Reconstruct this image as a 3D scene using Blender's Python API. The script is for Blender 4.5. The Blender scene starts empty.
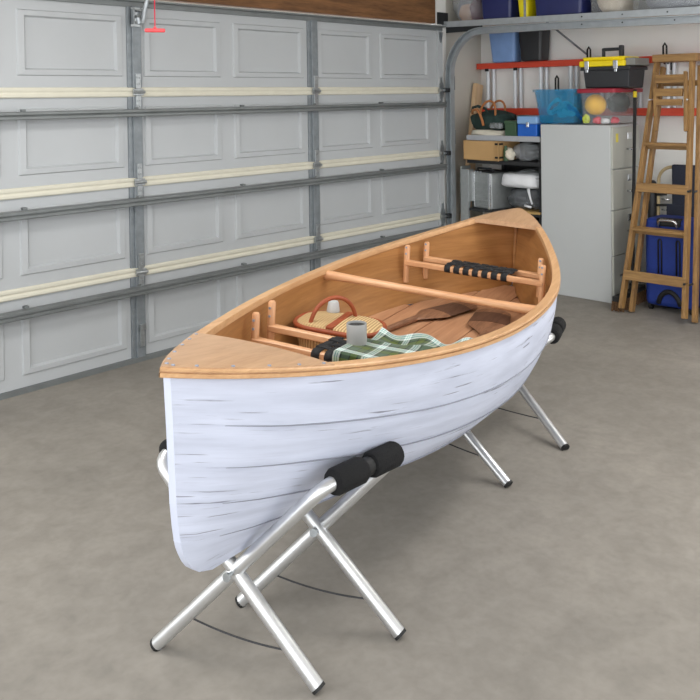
import bpy, bmesh, math, random
from mathutils import Vector, Matrix, Quaternion
random.seed(7)
SC = bpy.context.scene
COL = SC.collection
PI = math.pi
R = math.radians
MW = {}                       # frame (4x4) of every Empty that parents parts

# ------------------------------------------------------------------ materials
def newmat(name):
    m = bpy.data.materials.new(name); m.use_nodes = True
    nt = m.node_tree; b = nt.nodes['Principled BSDF']
    return m, nt, b
def lin(c):
    return tuple(((x/255)/12.92 if x/255 <= .04045 else ((x/255+.055)/1.055)**2.4) for x in c) + (1,)
def plain(name, rgb, rough=.5, metal=0, noise=.06, scale=12, bump=0, spec=.5, alpha=None, trans=0):
    m, nt, b = newmat(name)
    tc = nt.nodes.new('ShaderNodeTexCoord'); n = nt.nodes.new('ShaderNodeTexNoise')
    n.inputs['Scale'].default_value = scale; n.inputs['Detail'].default_value = 5
    nt.links.new(tc.outputs['Object'], n.inputs['Vector'])
    r = nt.nodes.new('ShaderNodeValToRGB'); c = lin(rgb)
    r.color_ramp.elements[0].position = .3; r.color_ramp.elements[1].position = .7
    r.color_ramp.elements[0].color = tuple(x*(1-noise) for x in c[:3])+(1,)
    r.color_ramp.elements[1].color = tuple(min(1, x*(1+noise)) for x in c[:3])+(1,)
    nt.links.new(n.outputs['Fac'], r.inputs['Fac']); nt.links.new(r.outputs['Color'], b.inputs['Base Color'])
    b.inputs['Roughness'].default_value = rough; b.inputs['Metallic'].default_value = metal
    b.inputs['Specular IOR Level'].default_value = spec
    if bump:
        bp = nt.nodes.new('ShaderNodeBump'); bp.inputs['Strength'].default_value = bump; bp.inputs['Distance'].default_value = .004
        nt.links.new(n.outputs['Fac'], bp.inputs['Height']); nt.links.new(bp.outputs['Normal'], b.inputs['Normal'])
    if alpha is not None: b.inputs['Alpha'].default_value = alpha
    if trans: b.inputs['Transmission Weight'].default_value = trans
    return m
def wood(name, dark, light, axis=0, stretch=14, scale=3., rough=.45, coat=0, spec=.4, vec=None):
    m, nt, b = newmat(name)
    tc = nt.nodes.new('ShaderNodeTexCoord'); mp = nt.nodes.new('ShaderNodeMapping')
    s = [stretch]*3; s[axis] = 1.0
    if vec: s = vec
    mp.inputs['Scale'].default_value = s
    nt.links.new(tc.outputs['Object'], mp.inputs['Vector'])
    n = nt.nodes.new('ShaderNodeTexNoise'); n.inputs['Scale'].default_value = scale; n.inputs['Detail'].default_value = 6
    n.inputs['Distortion'].default_value = .6
    nt.links.new(mp.outputs['Vector'], n.inputs['Vector'])
    n2 = nt.nodes.new('ShaderNodeTexNoise'); n2.inputs['Scale'].default_value = scale*5; n2.inputs['Detail'].default_value = 3
    nt.links.new(mp.outputs['Vector'], n2.inputs['Vector'])
    mx = nt.nodes.new('ShaderNodeMath'); mx.operation = 'MULTIPLY_ADD'; mx.inputs[1].default_value = .35
    nt.links.new(n2.outputs['Fac'], mx.inputs[0]); 
    ad = nt.nodes.new('ShaderNodeMath'); ad.operation = 'MULTIPLY'; ad.inputs[1].default_value = .65
    nt.links.new(n.outputs['Fac'], ad.inputs[0]); nt.links.new(ad.outputs[0], mx.inputs[2])
    r = nt.nodes.new('ShaderNodeValToRGB')
    r.color_ramp.elements[0].position = .34; r.color_ramp.elements[1].position = .64
    r.color_ramp.elements[0].color = lin(dark); r.color_ramp.elements[1].color = lin(light)
    nt.links.new(mx.outputs[0], r.inputs['Fac']); nt.links.new(r.outputs['Color'], b.inputs['Base Color'])
    b.inputs['Roughness'].default_value = rough; b.inputs['Specular IOR Level'].default_value = spec
    if coat: b.inputs['Coat Weight'].default_value = coat; b.inputs['Coat Roughness'].default_value = .2
    return m
def white_paint():
    m, nt, b = newmat('weathered_white_paint')
    tc = nt.nodes.new('ShaderNodeTexCoord')      # UVs: metres along each plank and across the girth
    def noise(sc, st, det=6, dist=0.):
        mp = nt.nodes.new('ShaderNodeMapping'); mp.inputs['Scale'].default_value = st
        nt.links.new(tc.outputs['UV'], mp.inputs['Vector'])
        n = nt.nodes.new('ShaderNodeTexNoise'); n.inputs['Scale'].default_value = sc; n.inputs['Detail'].default_value = det
        n.inputs['Distortion'].default_value = dist
        nt.links.new(mp.outputs['Vector'], n.inputs['Vector']); return n
    def ramp(n, a, b_, c0, c1):
        r = nt.nodes.new('ShaderNodeValToRGB'); r.color_ramp.elements[0].position = a; r.color_ramp.elements[1].position = b_
        r.color_ramp.elements[0].color = c0; r.color_ramp.elements[1].color = c1
        nt.links.new(n.outputs['Fac'], r.inputs['Fac']); return r
    W0, W1 = (0, 0, 0, 1), (1, 1, 1, 1)
    base = ramp(noise(3, (1, 9, 1)), .35, .65, lin((186, 191, 207)), lin((203, 208, 224)))
    cracks = ramp(noise(2.6, (1.5, 52, 1), 8, .35), .612, .655, W0, W1)
    patches = ramp(noise(2.2, (1.6, 6, 1), 4), .48, .57, W0, W1)
    fine = ramp(noise(5, (1.8, 50, 1), 4, .2), .56, .74, W0, W1)
    mul = nt.nodes.new('ShaderNodeMath'); mul.operation = 'MULTIPLY'
    nt.links.new(cracks.outputs['Color'], mul.inputs[0]); nt.links.new(patches.outputs['Color'], mul.inputs[1])
    mixf = nt.nodes.new('ShaderNodeMix'); mixf.data_type = 'RGBA'
    fm = nt.nodes.new('ShaderNodeMath'); fm.operation = 'MULTIPLY'; fm.inputs[1].default_value = .38
    nt.links.new(fine.outputs['Color'], fm.inputs[0]); nt.links.new(fm.outputs[0], mixf.inputs['Factor'])
    nt.links.new(base.outputs['Color'], mixf.inputs['A']); mixf.inputs['B'].default_value = lin((178, 182, 198))
    mixc = nt.nodes.new('ShaderNodeMix'); mixc.data_type = 'RGBA'
    mm = nt.nodes.new('ShaderNodeMath'); mm.operation = 'MULTIPLY'; mm.inputs[1].default_value = .75
    nt.links.new(mul.outputs[0], mm.inputs[0]); nt.links.new(mm.outputs[0], mixc.inputs['Factor'])
    nt.links.new(mixf.outputs['Result'], mixc.inputs['A']); mixc.inputs['B'].default_value = lin((104, 103, 114))
    nt.links.new(mixc.outputs['Result'], b.inputs['Base Color'])
    bp = nt.nodes.new('ShaderNodeBump'); bp.inputs['Strength'].default_value = .35; bp.inputs['Distance'].default_value = .003; bp.invert = True
    nt.links.new(mul.outputs[0], bp.inputs['Height']); nt.links.new(bp.outputs['Normal'], b.inputs['Normal'])
    b.inputs['Roughness'].default_value = .6; b.inputs['Specular IOR Level'].default_value = .3
    return m
def concrete():
    m, nt, b = newmat('concrete_floor')
    tc = nt.nodes.new('ShaderNodeTexCoord')
    def noise(sc, det, dist=0., st=(1, 1, 1)):
        mp = nt.nodes.new('ShaderNodeMapping'); mp.inputs['Scale'].default_value = st
        nt.links.new(tc.outputs['Object'], mp.inputs['Vector'])
        n = nt.nodes.new('ShaderNodeTexNoise'); n.inputs['Scale'].default_value = sc; n.inputs['Detail'].default_value = det; n.inputs['Distortion'].default_value = dist
        nt.links.new(mp.outputs['Vector'], n.inputs['Vector']); return n
    a = noise(.9, 6, .4); c = noise(9, 8, .6); f = noise(34, 6, .3)
    r = nt.nodes.new('ShaderNodeValToRGB'); r.color_ramp.elements[0].position = .3; r.color_ramp.elements[1].position = .7
    r.color_ramp.elements[0].color = lin((131, 126, 119)); r.color_ramp.elements[1].color = lin((149, 143, 135))
    nt.links.new(a.outputs['Fac'], r.inputs['Fac'])
    r2 = nt.nodes.new('ShaderNodeValToRGB'); r2.color_ramp.elements[0].position = .32; r2.color_ramp.elements[1].position = .66
    r2.color_ramp.elements[0].color = (.88, .88, .875, 1); r2.color_ramp.elements[1].color = (1.05, 1.05, 1.045, 1)
    nt.links.new(c.outputs['Fac'], r2.inputs['Fac'])
    r3 = nt.nodes.new('ShaderNodeValToRGB'); r3.color_ramp.elements[0].position = .3; r3.color_ramp.elements[1].position = .6
    r3.color_ramp.elements[0].color = (.93, .93, .925, 1); r3.color_ramp.elements[1].color = (1.02, 1.02, 1.015, 1)
    nt.links.new(f.outputs['Fac'], r3.inputs['Fac'])
    def mulc(x, y):
        k = nt.nodes.new('ShaderNodeMix'); k.data_type = 'RGBA'; k.blend_type = 'MULTIPLY'; k.inputs['Factor'].default_value = 1
        nt.links.new(x, k.inputs['A']); nt.links.new(y, k.inputs['B']); return k.outputs['Result']
    o = mulc(mulc(r.outputs['Color'], r2.outputs['Color']), r3.outputs['Color'])
    nt.links.new(o, b.inputs['Base Color'])
    b.inputs['Roughness'].default_value = .62; b.inputs['Specular IOR Level'].default_value = .35
    bp = nt.nodes.new('ShaderNodeBump'); bp.inputs['Strength'].default_value = .12; bp.inputs['Distance'].default_value = .004
    nt.links.new(c.outputs['Fac'], bp.inputs['Height']); nt.links.new(bp.outputs['Normal'], b.inputs['Normal'])
    return m
def plaid():
    m, nt, b = newmat('green_plaid_wool')
    uv = nt.nodes.new('ShaderNodeUVMap'); sp = nt.nodes.new('ShaderNodeSeparateXYZ')
    nt.links.new(uv.outputs['UV'], sp.inputs['Vector'])
    G, O, Wh, T, D = lin((72, 90, 70)), lin((78, 92, 22)), lin((208, 216, 212)), lin((60, 152, 146)), lin((28, 36, 31))
    def axis(o, k, off, stops):
        mt = nt.nodes.new('ShaderNodeMath'); mt.operation = 'MULTIPLY_ADD'; mt.inputs[1].default_value = k; mt.inputs[2].default_value = off
        nt.links.new(sp.outputs[o], mt.inputs[0])
        fr = nt.nodes.new('ShaderNodeMath'); fr.operation = 'FRACT'; nt.links.new(mt.outputs[0], fr.inputs[0])
        r = nt.nodes.new('ShaderNodeValToRGB'); r.color_ramp.interpolation = 'CONSTANT'
        e = r.color_ramp.elements
        while len(e) < len(stops): e.new(.5)
        for i, (p, c) in enumerate(stops): e[i].position = p; e[i].color = c
        nt.links.new(fr.outputs[0], r.inputs['Fac']); return r.outputs['Color']
    st = [(0, Wh), (.07, T), (.095, Wh), (.15, T), (.175, Wh), (.25, D), (.31, G), (.58, D), (.62, O), (.84, D), (.9, G)]
    a = axis('X', 9., .18, st); c = axis('Y', 8.5, .0, st)
    k = nt.nodes.new('ShaderNodeMix'); k.data_type = 'RGBA'; k.inputs['Factor'].default_value = .42
    nt.links.new(a, k.inputs['A']); nt.links.new(c, k.inputs['B'])
    nt.links.new(k.outputs['Result'], b.inputs['Base Color'])
    b.inputs['Roughness'].default_value = .95; b.inputs['Specular IOR Level'].default_value = .1
    b.inputs['Sheen Weight'].default_value = .2
    return m
def woven(name, c0, c1, sc=90):
    m, nt, b = newmat(name)
    tc = nt.nodes.new('ShaderNodeTexCoord'); w = nt.nodes.new('ShaderNodeTexWave'); w.inputs['Scale'].default_value = sc
    w.bands_direction = 'Y'; w.inputs['Distortion'].default_value = 1.5
    nt.links.new(tc.outputs['Object'], w.inputs['Vector'])
    r = nt.nodes.new('ShaderNodeValToRGB'); r.color_ramp.elements[0].color = lin(c0); r.color_ramp.elements[1].color = lin(c1)
    nt.links.new(w.outputs['Fac'], r.inputs['Fac']); nt.links.new(r.outputs['Color'], b.inputs['Base Color'])
    b.inputs['Roughness'].default_value = .75
    bp = nt.nodes.new('ShaderNodeBump'); bp.inputs['Strength'].default_value = .5; bp.inputs['Distance'].default_value = .003
    nt.links.new(w.outputs['Fac'], bp.inputs['Height']); nt.links.new(bp.outputs['Normal'], b.inputs['Normal'])
    return m

M = {}
M['paint'] = white_paint()
M['lining'] = wood('canoe_lining_cedar', (150, 104, 60), (180, 130, 79), 0, 11, 2.2, .42, .1, vec=(.8, .5, 10))
M['floorwood'] = wood('canoe_floor_cedar', (168, 120, 88), (198, 150, 114), 0, 11, 1.6, .5, vec=(.8, 11, 2))
M['deck'] = wood('deck_ash', (176, 138, 104), (198, 160, 124), 0, 12, 2.2, .36, .2)
M['rim'] = wood('gunwale_ash', (186, 142, 100), (210, 168, 124), 0, 12, 2.2, .4, .15)
M['ash'] = wood('seat_ash', (198, 144, 102), (222, 174, 132), 1, 12, 2.5, .42, .1)
M['ashpost'] = wood('post_ash', (196, 142, 100), (220, 170, 128), 2, 12, 3, .42, .1)
M['walnut'] = wood('walnut', (104, 70, 50), (150, 108, 80), 0, 10, 3.5, .5)
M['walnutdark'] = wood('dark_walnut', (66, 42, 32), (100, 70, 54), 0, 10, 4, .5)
M['ladderwood'] = wood('ladder_oak', (112, 82, 46), (156, 120, 72), 2, 14, 3, .5)
M['laddercross'] = wood('ladder_oak_cross', (114, 84, 48), (158, 122, 74), 1, 14, 3, .5)
M['header'] = wood('header_lumber', (92, 62, 38), (140, 98, 62), 0, 10, 2.2, .7)
M['pine'] = wood('pine_board', (206, 172, 132), (224, 194, 156), 2, 12, 2.5, .6)
M['black_web'] = plain('black_webbing', (24, 25, 28), .8, noise=.25, scale=160, bump=.2)
M['screw'] = plain('steel_screw', (146, 152, 166), .5, .2)
M['alu'] = plain('aluminium_tube', (214, 215, 216), .33, .85, noise=.03, scale=30)
M['foam'] = plain('black_foam', (22, 22, 23), .85, noise=.3, scale=240, bump=.5, spec=.3)
M['rubber'] = plain('black_rubber', (20, 20, 20), .6)
M['cord'] = plain('grey_cord', (52, 52, 54), .7)
M['doorgrey'] = plain('door_grey_steel', (178, 181, 183), .55, 0, noise=.025, scale=2.2, spec=.3)
M['galv'] = plain('galvanised_steel', (132, 138, 142), .5, .4, noise=.12, scale=26)
M['galvlight'] = plain('galvanised_track', (172, 178, 182), .42, .5, noise=.08, scale=18)
M['galvdark'] = plain('strut_steel', (120, 124, 124), .5, .35, noise=.1, scale=8)
M['cream'] = plain('cream_edge', (210, 206, 190), .85, noise=.03, spec=.1)
M['zinc'] = plain('zinc_plate', (168, 172, 174), .35, .85, noise=.15, scale=60)
M['darkiron'] = plain('dark_iron', (56, 58, 60), .5, .6)
M['wallwhite'] = plain('white_plaster', (234, 233, 229), .8, noise=.035, scale=2.5, bump=.05)
M['wallbeige'] = plain('beige_plaster', (206, 202, 192), .8, noise=.04, scale=3, bump=.05)
M['ceil'] = plain('ceiling_plaster', (228, 227, 222), .85)
M['concrete'] = concrete()
M['pink'] = plain('pink_plastic', (238, 84, 88), .4)
M['redcord'] = plain('red_cord', (214, 30, 62), .7)
M['cabside'] = plain('cabinet_enamel', (190, 193, 193), .4, noise=.015, scale=3)
M['cabfront'] = plain('cabinet_front_enamel', (178, 179, 170), .42, noise=.02, scale=3)
M['chrome'] = plain('chrome', (214, 216, 218), .15, 1)
M['sticker'] = plain('yellow_sticker', (220, 204, 84), .6)
M['bluebin'] = plain('blue_translucent_plastic', (40, 146, 196), .25, alpha=.34, noise=.08)
M['clearbin'] = plain('clear_plastic', (206, 210, 212), .15, alpha=.11, noise=.03)
M['clearlid'] = plain('maroon_lid_plastic', (150, 34, 52), .4)
M['bluecord'] = plain('cyan_rope', (96, 200, 232), .6)
M['bluerope'] = plain('blue_rope', (20, 88, 178), .6)
M['yellowball'] = plain('yellow_ball', (246, 192, 16), .45)
M['darkball'] = plain('dark_green_fabric', (44, 54, 48), .85, noise=.3, scale=40)
M['neon'] = plain('neon_yellow_toy', (214, 232, 60), .5)
M['toyred'] = plain('red_toy', (214, 46, 72), .5)
M['toywhite'] = plain('white_toy', (226, 226, 228), .5)
M['blackplastic'] = plain('black_plastic', (40, 42, 46), .45, noise=.1, scale=40)
M['yellowplastic'] = plain('yellow_plastic', (240, 214, 16), .4)
M['greyplastic'] = plain('grey_plastic', (128, 128, 124), .5)
M['navy'] = plain('navy_plastic', (34, 42, 96), .35)
M['lightblue'] = plain('light_blue_plastic', (126, 158, 208), .45)
M['charcoal'] = plain('charcoal_plastic', (38, 39, 42), .4)
M['yellowtub'] = plain('yellow_tub_plastic', (244, 226, 20), .4)
M['orange'] = plain('red_fibreglass', (214, 72, 46), .5)
M['rung'] = plain('rung_aluminium', (214, 218, 222), .4, .15)
M['dufgreen'] = plain('dark_green_canvas', (30, 50, 46), .9, noise=.25, scale=30, bump=.3)
M['tanstrap'] = plain('tan_leather', (168, 106, 58), .6)
M['cloth'] = plain('cream_cloth', (214, 208, 192), .9, noise=.06)
M['greenbox'] = plain('green_box', (56, 84, 58), .5)
M['coolblue'] = plain('cooler_blue', (22, 92, 186), .4)
M['coollid'] = plain('cooler_lid_blue', (130, 168, 210), .4)
M['card'] = plain('cardboard', (192, 154, 104), .85, noise=.05, scale=6)
M['shelfgrey'] = plain('grey_shelf_enamel', (168, 170, 174), .5)
M['shelfblack'] = plain('black_shelf', (34, 35, 37), .7)
M['tanboard'] = plain('tan_board', (176, 144, 88), .7)
M['silver'] = plain('silver_case', (168, 172, 172), .35, .5, noise=.08, scale=30)
M['plasticbag'] = plain('smoky_plastic_film', (120, 124, 128), .2, alpha=.55, noise=.2, scale=24)
M['whitepack'] = plain('white_package', (232, 233, 236), .45, noise=.05)
M['clearbag'] = plain('clear_film', (196, 200, 204), .15, alpha=.35, noise=.15, scale=24)
M['maroon'] = plain('maroon_cloth', (112, 62, 78), .8)
M['skin'] = plain('beige_cloth', (206, 172, 148), .8)
M['bluecase'] = plain('blue_nylon', (20, 48, 128), .65, noise=.08, scale=120, bump=.1)
M['navyfabric'] = plain('navy_canvas', (42, 46, 60), .85, noise=.1, scale=120)
M['tantube'] = plain('tan_tube', (186, 166, 126), .4)
M['bristle'] = plain('brown_bristle', (98, 72, 48), .95, noise=.4, scale=120, bump=.6)
M['rust'] = plain('rust_leather', (150, 72, 38), .55, noise=.12, scale=40)
M['weave'] = woven('seagrass_weave', (160, 128, 84), (214, 186, 138), 26)
M['mug'] = plain('grey_glaze', (158, 159, 158), .4)
M['coffee'] = plain('dark_coffee', (26, 22, 20), .25)
M['cup'] = plain('white_cup', (186, 188, 189), .45)
M['plaid'] = plaid()
M['beigebag'] = plain('beige_folded_cloth', (214, 202, 184), .85, noise=.08)
M['greycloth'] = plain('grey_folded_cloth', (150, 154, 164), .85, noise=.1)
M['lap_shade'] = plain('grey_lap_shade', (138, 141, 152), .8)  # grey that paints the shade under the hull plank laps
lm, lnt, lb = newmat('lamp_diffuser'); lb.inputs['Emission Color'].default_value = (1, .98, .95, 1); lb.inputs['Emission Strength'].default_value = 3
lb.inputs['Base Color'].default_value = (.9, .9, .9, 1); M['lamp'] = lm

# ------------------------------------------------------------------ mesh helpers
def add_box(bm, c, s, rot=None):
    r = bmesh.ops.create_cube(bm, size=1)
    m = Matrix.Translation(Vector(c)) @ (rot.to_4x4() if rot else Matrix()) @ Matrix.Diagonal((s[0], s[1], s[2], 1))
    bmesh.ops.transform(bm, matrix=m, verts=r['verts']); return r['verts']
def bx(bm, x0, x1, y0, y1, z0, z1):
    return add_box(bm, ((x0+x1)/2, (y0+y1)/2, (z0+z1)/2), (abs(x1-x0), abs(y1-y0), abs(z1-z0)))
def add_tube(bm, pts, r, seg=12, caps=True, closed=False):
    pts = [Vector(p) for p in pts]; n = len(pts)
    rr = r if isinstance(r, (list, tuple)) else [r]*n
    rings = []; prev = None
    for i, p in enumerate(pts):
        if closed: t = pts[(i+1) % n]-pts[i-1]
        else: t = pts[min(i+1, n-1)]-pts[max(i-1, 0)]
        t.normalize()
        if prev is None:
            a = Vector((0, 0, 1)) if abs(t.z) < .9 else Vector((1, 0, 0))
            nx = t.cross(a).normalized()
        else:
            nx = (prev-t*prev.dot(t)).normalized()
        prev = nx; ny = t.cross(nx)
        rings.append([bm.verts.new(p+(nx*math.cos(k*2*PI/seg)+ny*math.sin(k*2*PI/seg))*rr[i]) for k in range(seg)])
    m = n if closed else n-1
    for i in range(m):
        a, b = rings[i], rings[(i+1) % n]
        for k in range(seg):
            bm.faces.new((a[k], a[(k+1) % seg], b[(k+1) % seg], b[k]))
    if caps and not closed:
        bm.faces.new(rings[0][::-1]); bm.faces.new(rings[-1])
    return rings
def add_lathe(bm, prof, c=(0, 0, 0), seg=28, mat=None):
    c = Vector(c); rings = []
    for (r, z) in prof:
        ring = []
        for k in range(seg):
            v = Vector((r*math.cos(2*PI*k/seg), r*math.sin(2*PI*k/seg), z))
            if mat: v = mat @ v
            ring.append(bm.verts.new(c+v))
        rings.append(ring)
    for a, b in zip(rings, rings[1:]):
        for k in range(seg): bm.faces.new((a[k], a[(k+1) % seg], b[(k+1) % seg], b[k]))
    bm.faces.new(rings[0][::-1]); bm.faces.new(rings[-1])
def add_prism(bm, poly, h, fn):
    """poly of 2D points extruded by h; fn maps (a,b,t) to 3D"""
    lo = [bm.verts.new(Vector(fn(a, b, 0))) for a, b in poly]; hi = [bm.verts.new(Vector(fn(a, b, h))) for a, b in poly]
    n = len(poly)
    bm.faces.new(lo[::-1]); bm.faces.new(hi)
    for i in range(n): bm.faces.new((lo[i], lo[(i+1) % n], hi[(i+1) % n], hi[i]))
def add_grid(bm, P, closed=False):
    """P[i][j] points -> quads; returns vert grid"""
    V = [[bm.verts.new(Vector(p)) for p in row] for row in P]
    for i in range(len(V)-1):
        for j in range(len(V[0])-1 + (1 if closed else 0)):
            k = (j+1) % len(V[0])
            bm.faces.new((V[i][j], V[i+1][j], V[i+1][k], V[i][k]))
    return V
def add_sphere(bm, c, r, seg=20, sc=(1, 1, 1)):
    q = bmesh.ops.create_uvsphere(bm, u_segments=seg, v_segments=seg//2+2, radius=r)
    bmesh.ops.transform(bm, matrix=Matrix.Translation(Vector(c)) @ Matrix.Diagonal((sc[0], sc[1], sc[2], 1)), verts=q['verts'])
def rrect(w, h, r, n=5):
    pts = []
    for cx, cy, a0 in ((w/2-r, h/2-r, 0), (-w/2+r, h/2-r, 90), (-w/2+r, -h/2+r, 180), (w/2-r, -h/2+r, 270)):
        for k in range(n+1):
            a = R(a0+90*k/n); pts.append((cx+r*math.cos(a), cy+r*math.sin(a)))
    return pts
def link(name, bm, mat, smooth=False, bevel=0, seg=2, solid=0, sub=0, recalc=True):
    bmesh.ops.remove_doubles(bm, verts=bm.verts, dist=1e-6)
    if recalc: bmesh.ops.recalc_face_normals(bm, faces=bm.faces)
    me = bpy.data.meshes.new(name); bm.to_mesh(me); bm.free()
    me.materials.append(mat)
    o = bpy.data.objects.new(name, me); COL.objects.link(o)
    if smooth:
        for p in me.polygons: p.use_smooth = True
    if smooth == 'auto':
        import numpy as _n
        me.set_sharp_from_angle(angle=R(38))
    if solid:
        k = o.modifiers.new('thick', 'SOLIDIFY'); k.thickness = solid; k.offset = 0
    if bevel:
        k = o.modifiers.new('bevel', 'BEVEL'); k.width = bevel; k.segments = seg; k.limit_method = 'ANGLE'; k.angle_limit = R(35)
    if sub:
        k = o.modifiers.new('sub', 'SUBSURF'); k.levels = sub; k.render_levels = sub
    return o
def thing(name, label, cat, M4, group=None):
    if not isinstance(M4, Matrix): M4 = Matrix.Translation(Vector(M4))
    o = bpy.data.objects.new(name, None); COL.objects.link(o); o.empty_display_size = .1
    o.matrix_world = M4
    o['label'] = label; o['category'] = cat
    if group: o['group'] = group
    MW[o.name] = M4
    return o
def part(name, bm, mat, parent, label=None, space=None, **kw):
    """space: 4x4 the bm coordinates are in (None = world)"""
    root = parent
    while root.parent: root = root.parent
    F = MW[root.name]; S = space or Matrix()
    bmesh.ops.transform(bm, matrix=F.inverted() @ S, verts=bm.verts)
    o = link(name, bm, mat, **kw); o.parent = parent
    if label: o['label'] = label
    return o
def solo(name, bm, mat, label, cat, base, group=None, space=None, **kw):
    S = space or Matrix()
    F = S @ Matrix.Translation(Vector(base))
    bmesh.ops.transform(bm, matrix=F.inverted() @ S, verts=bm.verts)
    o = link(name, bm, mat, **kw); o.matrix_world = F
    o['label'] = label; o['category'] = cat
    if group: o['group'] = group
    return o
def struct(name, bm, mat, **kw):
    o = link(name, bm, mat, **kw); o['kind'] = 'structure'; return o
def copy_tree(o, parent=None):
    c = o.copy(); COL.objects.link(c)
    if parent: c.parent = parent
    for ch in list(o.children): copy_tree(ch, c)
    return c
B = bmesh.new

# ------------------------------------------------------------------ camera
f_, yaw, pit, rol, cy_ = 847.909, R(43.225), R(-.641), R(-.783), 106.331
fw = Vector((math.cos(yaw), math.sin(yaw), 0)); rt = Vector((math.sin(yaw), -math.cos(yaw), 0)); up = Vector((0, 0, 1))
fw, up = fw*math.cos(pit)+up*math.sin(pit), up*math.cos(pit)-fw*math.sin(pit)
rt, up = rt*math.cos(rol)+up*math.sin(rol), up*math.cos(rol)-rt*math.sin(rol)
cam = bpy.data.cameras.new('camera'); co = bpy.data.objects.new('camera', cam); COL.objects.link(co)
co.matrix_world = Matrix(((rt.x, up.x, -fw.x, -6.293), (rt.y, up.y, -fw.y, -4.375), (rt.z, up.z, -fw.z, 1.555), (0, 0, 0, 1)))
cam.sensor_width = 36; cam.lens = f_/700*36; cam.shift_y = -(350-cy_)/700; cam.clip_start = .05
SC.camera = co

# ------------------------------------------------------------------ setting
XW = .17           # right wall
b = B(); bx(b, -8, XW+.15, -9, .2, -.1, 0); struct('floor', b, M['concrete'])
b = B(); bx(b, XW, XW+.12, -7.2, .17, 0, 2.75); struct('wall_right', b, M['wallwhite'])
b = B(); bx(b, -.425, XW, .05, .17, 0, 2.75); bx(b, -6.9, -.425, .06, .17, 2.16, 2.75); bx(b, -6.9, -5.5, .05, .17, 0, 2.16)
struct('wall_front', b, M['wallbeige'])
b = B(); bx(b, -6.9, XW+.12, -7.2, .17, 2.75, 2.85); struct('ceiling', b, M['ceil'])
b = B(); bx(b, -5.5, -.57, .0, .06, 2.165, 2.42); struct('trim_1', b, M['header'], bevel=.004)
b = B(); bx(b, -.56, -.425, -.0, .05, 2.1, 2.75); bx(b, -.505, -.425, .0, .05, 0, 2.1); struct('trim_2', b, M['wallwhite'])

# ------------------------------------------------------------------ sectional garage door
SEC = .5334
door = bpy.data.objects.new('door_1', None); COL.objects.link(door); door['kind'] = 'structure'; MW['door_1'] = Matrix()
XL, XR = -5.45, -.50
cols = []
for a, c in ((-1.985, -1.39), (-1.293, -.665)): cols.append((a, c))
for a, c in ((-3.44, -2.86), (-2.757, -2.114)): cols.append((a, c))
for a, c in ((-4.925, -4.315), (-4.22, -3.582)): cols.append((a, c))
cols.sort()
def section(z0):
    b = B()
    y0, y1 = 0.0, .045
    xs = [XL]; 
    for a, c in cols: xs += [a, c]
    xs.append(XR)
    za, zc = z0+.092, z0+.448
    zb, zt = z0+.028, z0+SEC-.028
    def quad(x0, x1, z0_, z1_, y=y0): 
        v = [b.verts.new((x, y, z)) for x, z in ((x0, z0_), (x1, z0_), (x1, z1_), (x0, z1_))]; b.faces.new(v)
    quad(XL, XR, zb, za); quad(XL, XR, zc, zt)
    for i in range(0, len(xs)-1, 2): quad(xs[i], xs[i+1], za, zc)
    rings = ((0, 0.0), (.007, -.010), (.040, -.012), (.052, .006))
    for a, c in cols:
        pr = None
        for d, y in rings:
            r = [b.verts.new(p) for p in ((a+d, y0+y, za+d*.8), (c-d, y0+y, za+d*.8), (c-d, y0+y, zc-d*.8), (a+d, y0+y, zc-d*.8))]
            if pr:
                for k in range(4): b.faces.new((pr[k], pr[(k+1) % 4], r[(k+1) % 4], r[k]))
            pr = r
        b.faces.new(pr)
    # back and edges
    v = [b.verts.new((x, y1, z)) for x, z in ((XL, zb), (XR, zb), (XR, zt), (XL, zt))]; b.faces.new(v[::-1])
    for (p, q) in (((XL, zb), (XR, zb)), ((XL, zt), (XR, zt)), ((XL, zb), (XL, zt)), ((XR, zb), (XR, zt))):
        b.faces.new([b.verts.new((p[0], y0, p[1])), b.verts.new((q[0], y0, q[1])), b.verts.new((q[0], y1, q[1])), b.verts.new((p[0], y1, p[1]))])
    return b
stx = [-4.985, -3.508, -2.036]
for i in range(4):
    part('door_panel', section(i*SEC), M['doorgrey'], door)
def bead(z0, z1, y0=-.022):
    b = B()
    prof = [(.04, z0), (-.010, z0), (-.016, z0+.006), (-.016, z0+.018), (-.011, (z0+z1)/2-.002), (-.011, (z0+z1)/2+.002), (-.016, z1-.018), (-.016, z1-.006), (-.010, z1), (.04, z1)]
    lo = [b.verts.new((XL, y, z)) for y, z in prof]; hi = [b.verts.new((XR, y, z)) for y, z in prof]
    for k in range(len(prof)): b.faces.new((lo[k], lo[(k+1) % len(prof)], hi[(k+1) % len(prof)], hi[k]))
    b.faces.new(lo); b.faces.new(hi[::-1]); return b
for i in (1, 2, 3): part('section_joint', bead(i*SEC-.0285, i*SEC+.0285), M['cream'], door, 'cream door section joint')
b = B(); bx(b, XL, XR, -.022, .045, 0, .028); part('bottom_seal', b, M['galvdark'], door)
b = B(); bx(b, XL, XR, -.02, .045, 4*SEC-.03, 4*SEC+.012); bx(b, XL, XR, -.055, -.02, 4*SEC+.0, 4*SEC+.01); part('top_rail', b, M['galvdark'], door)
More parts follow.
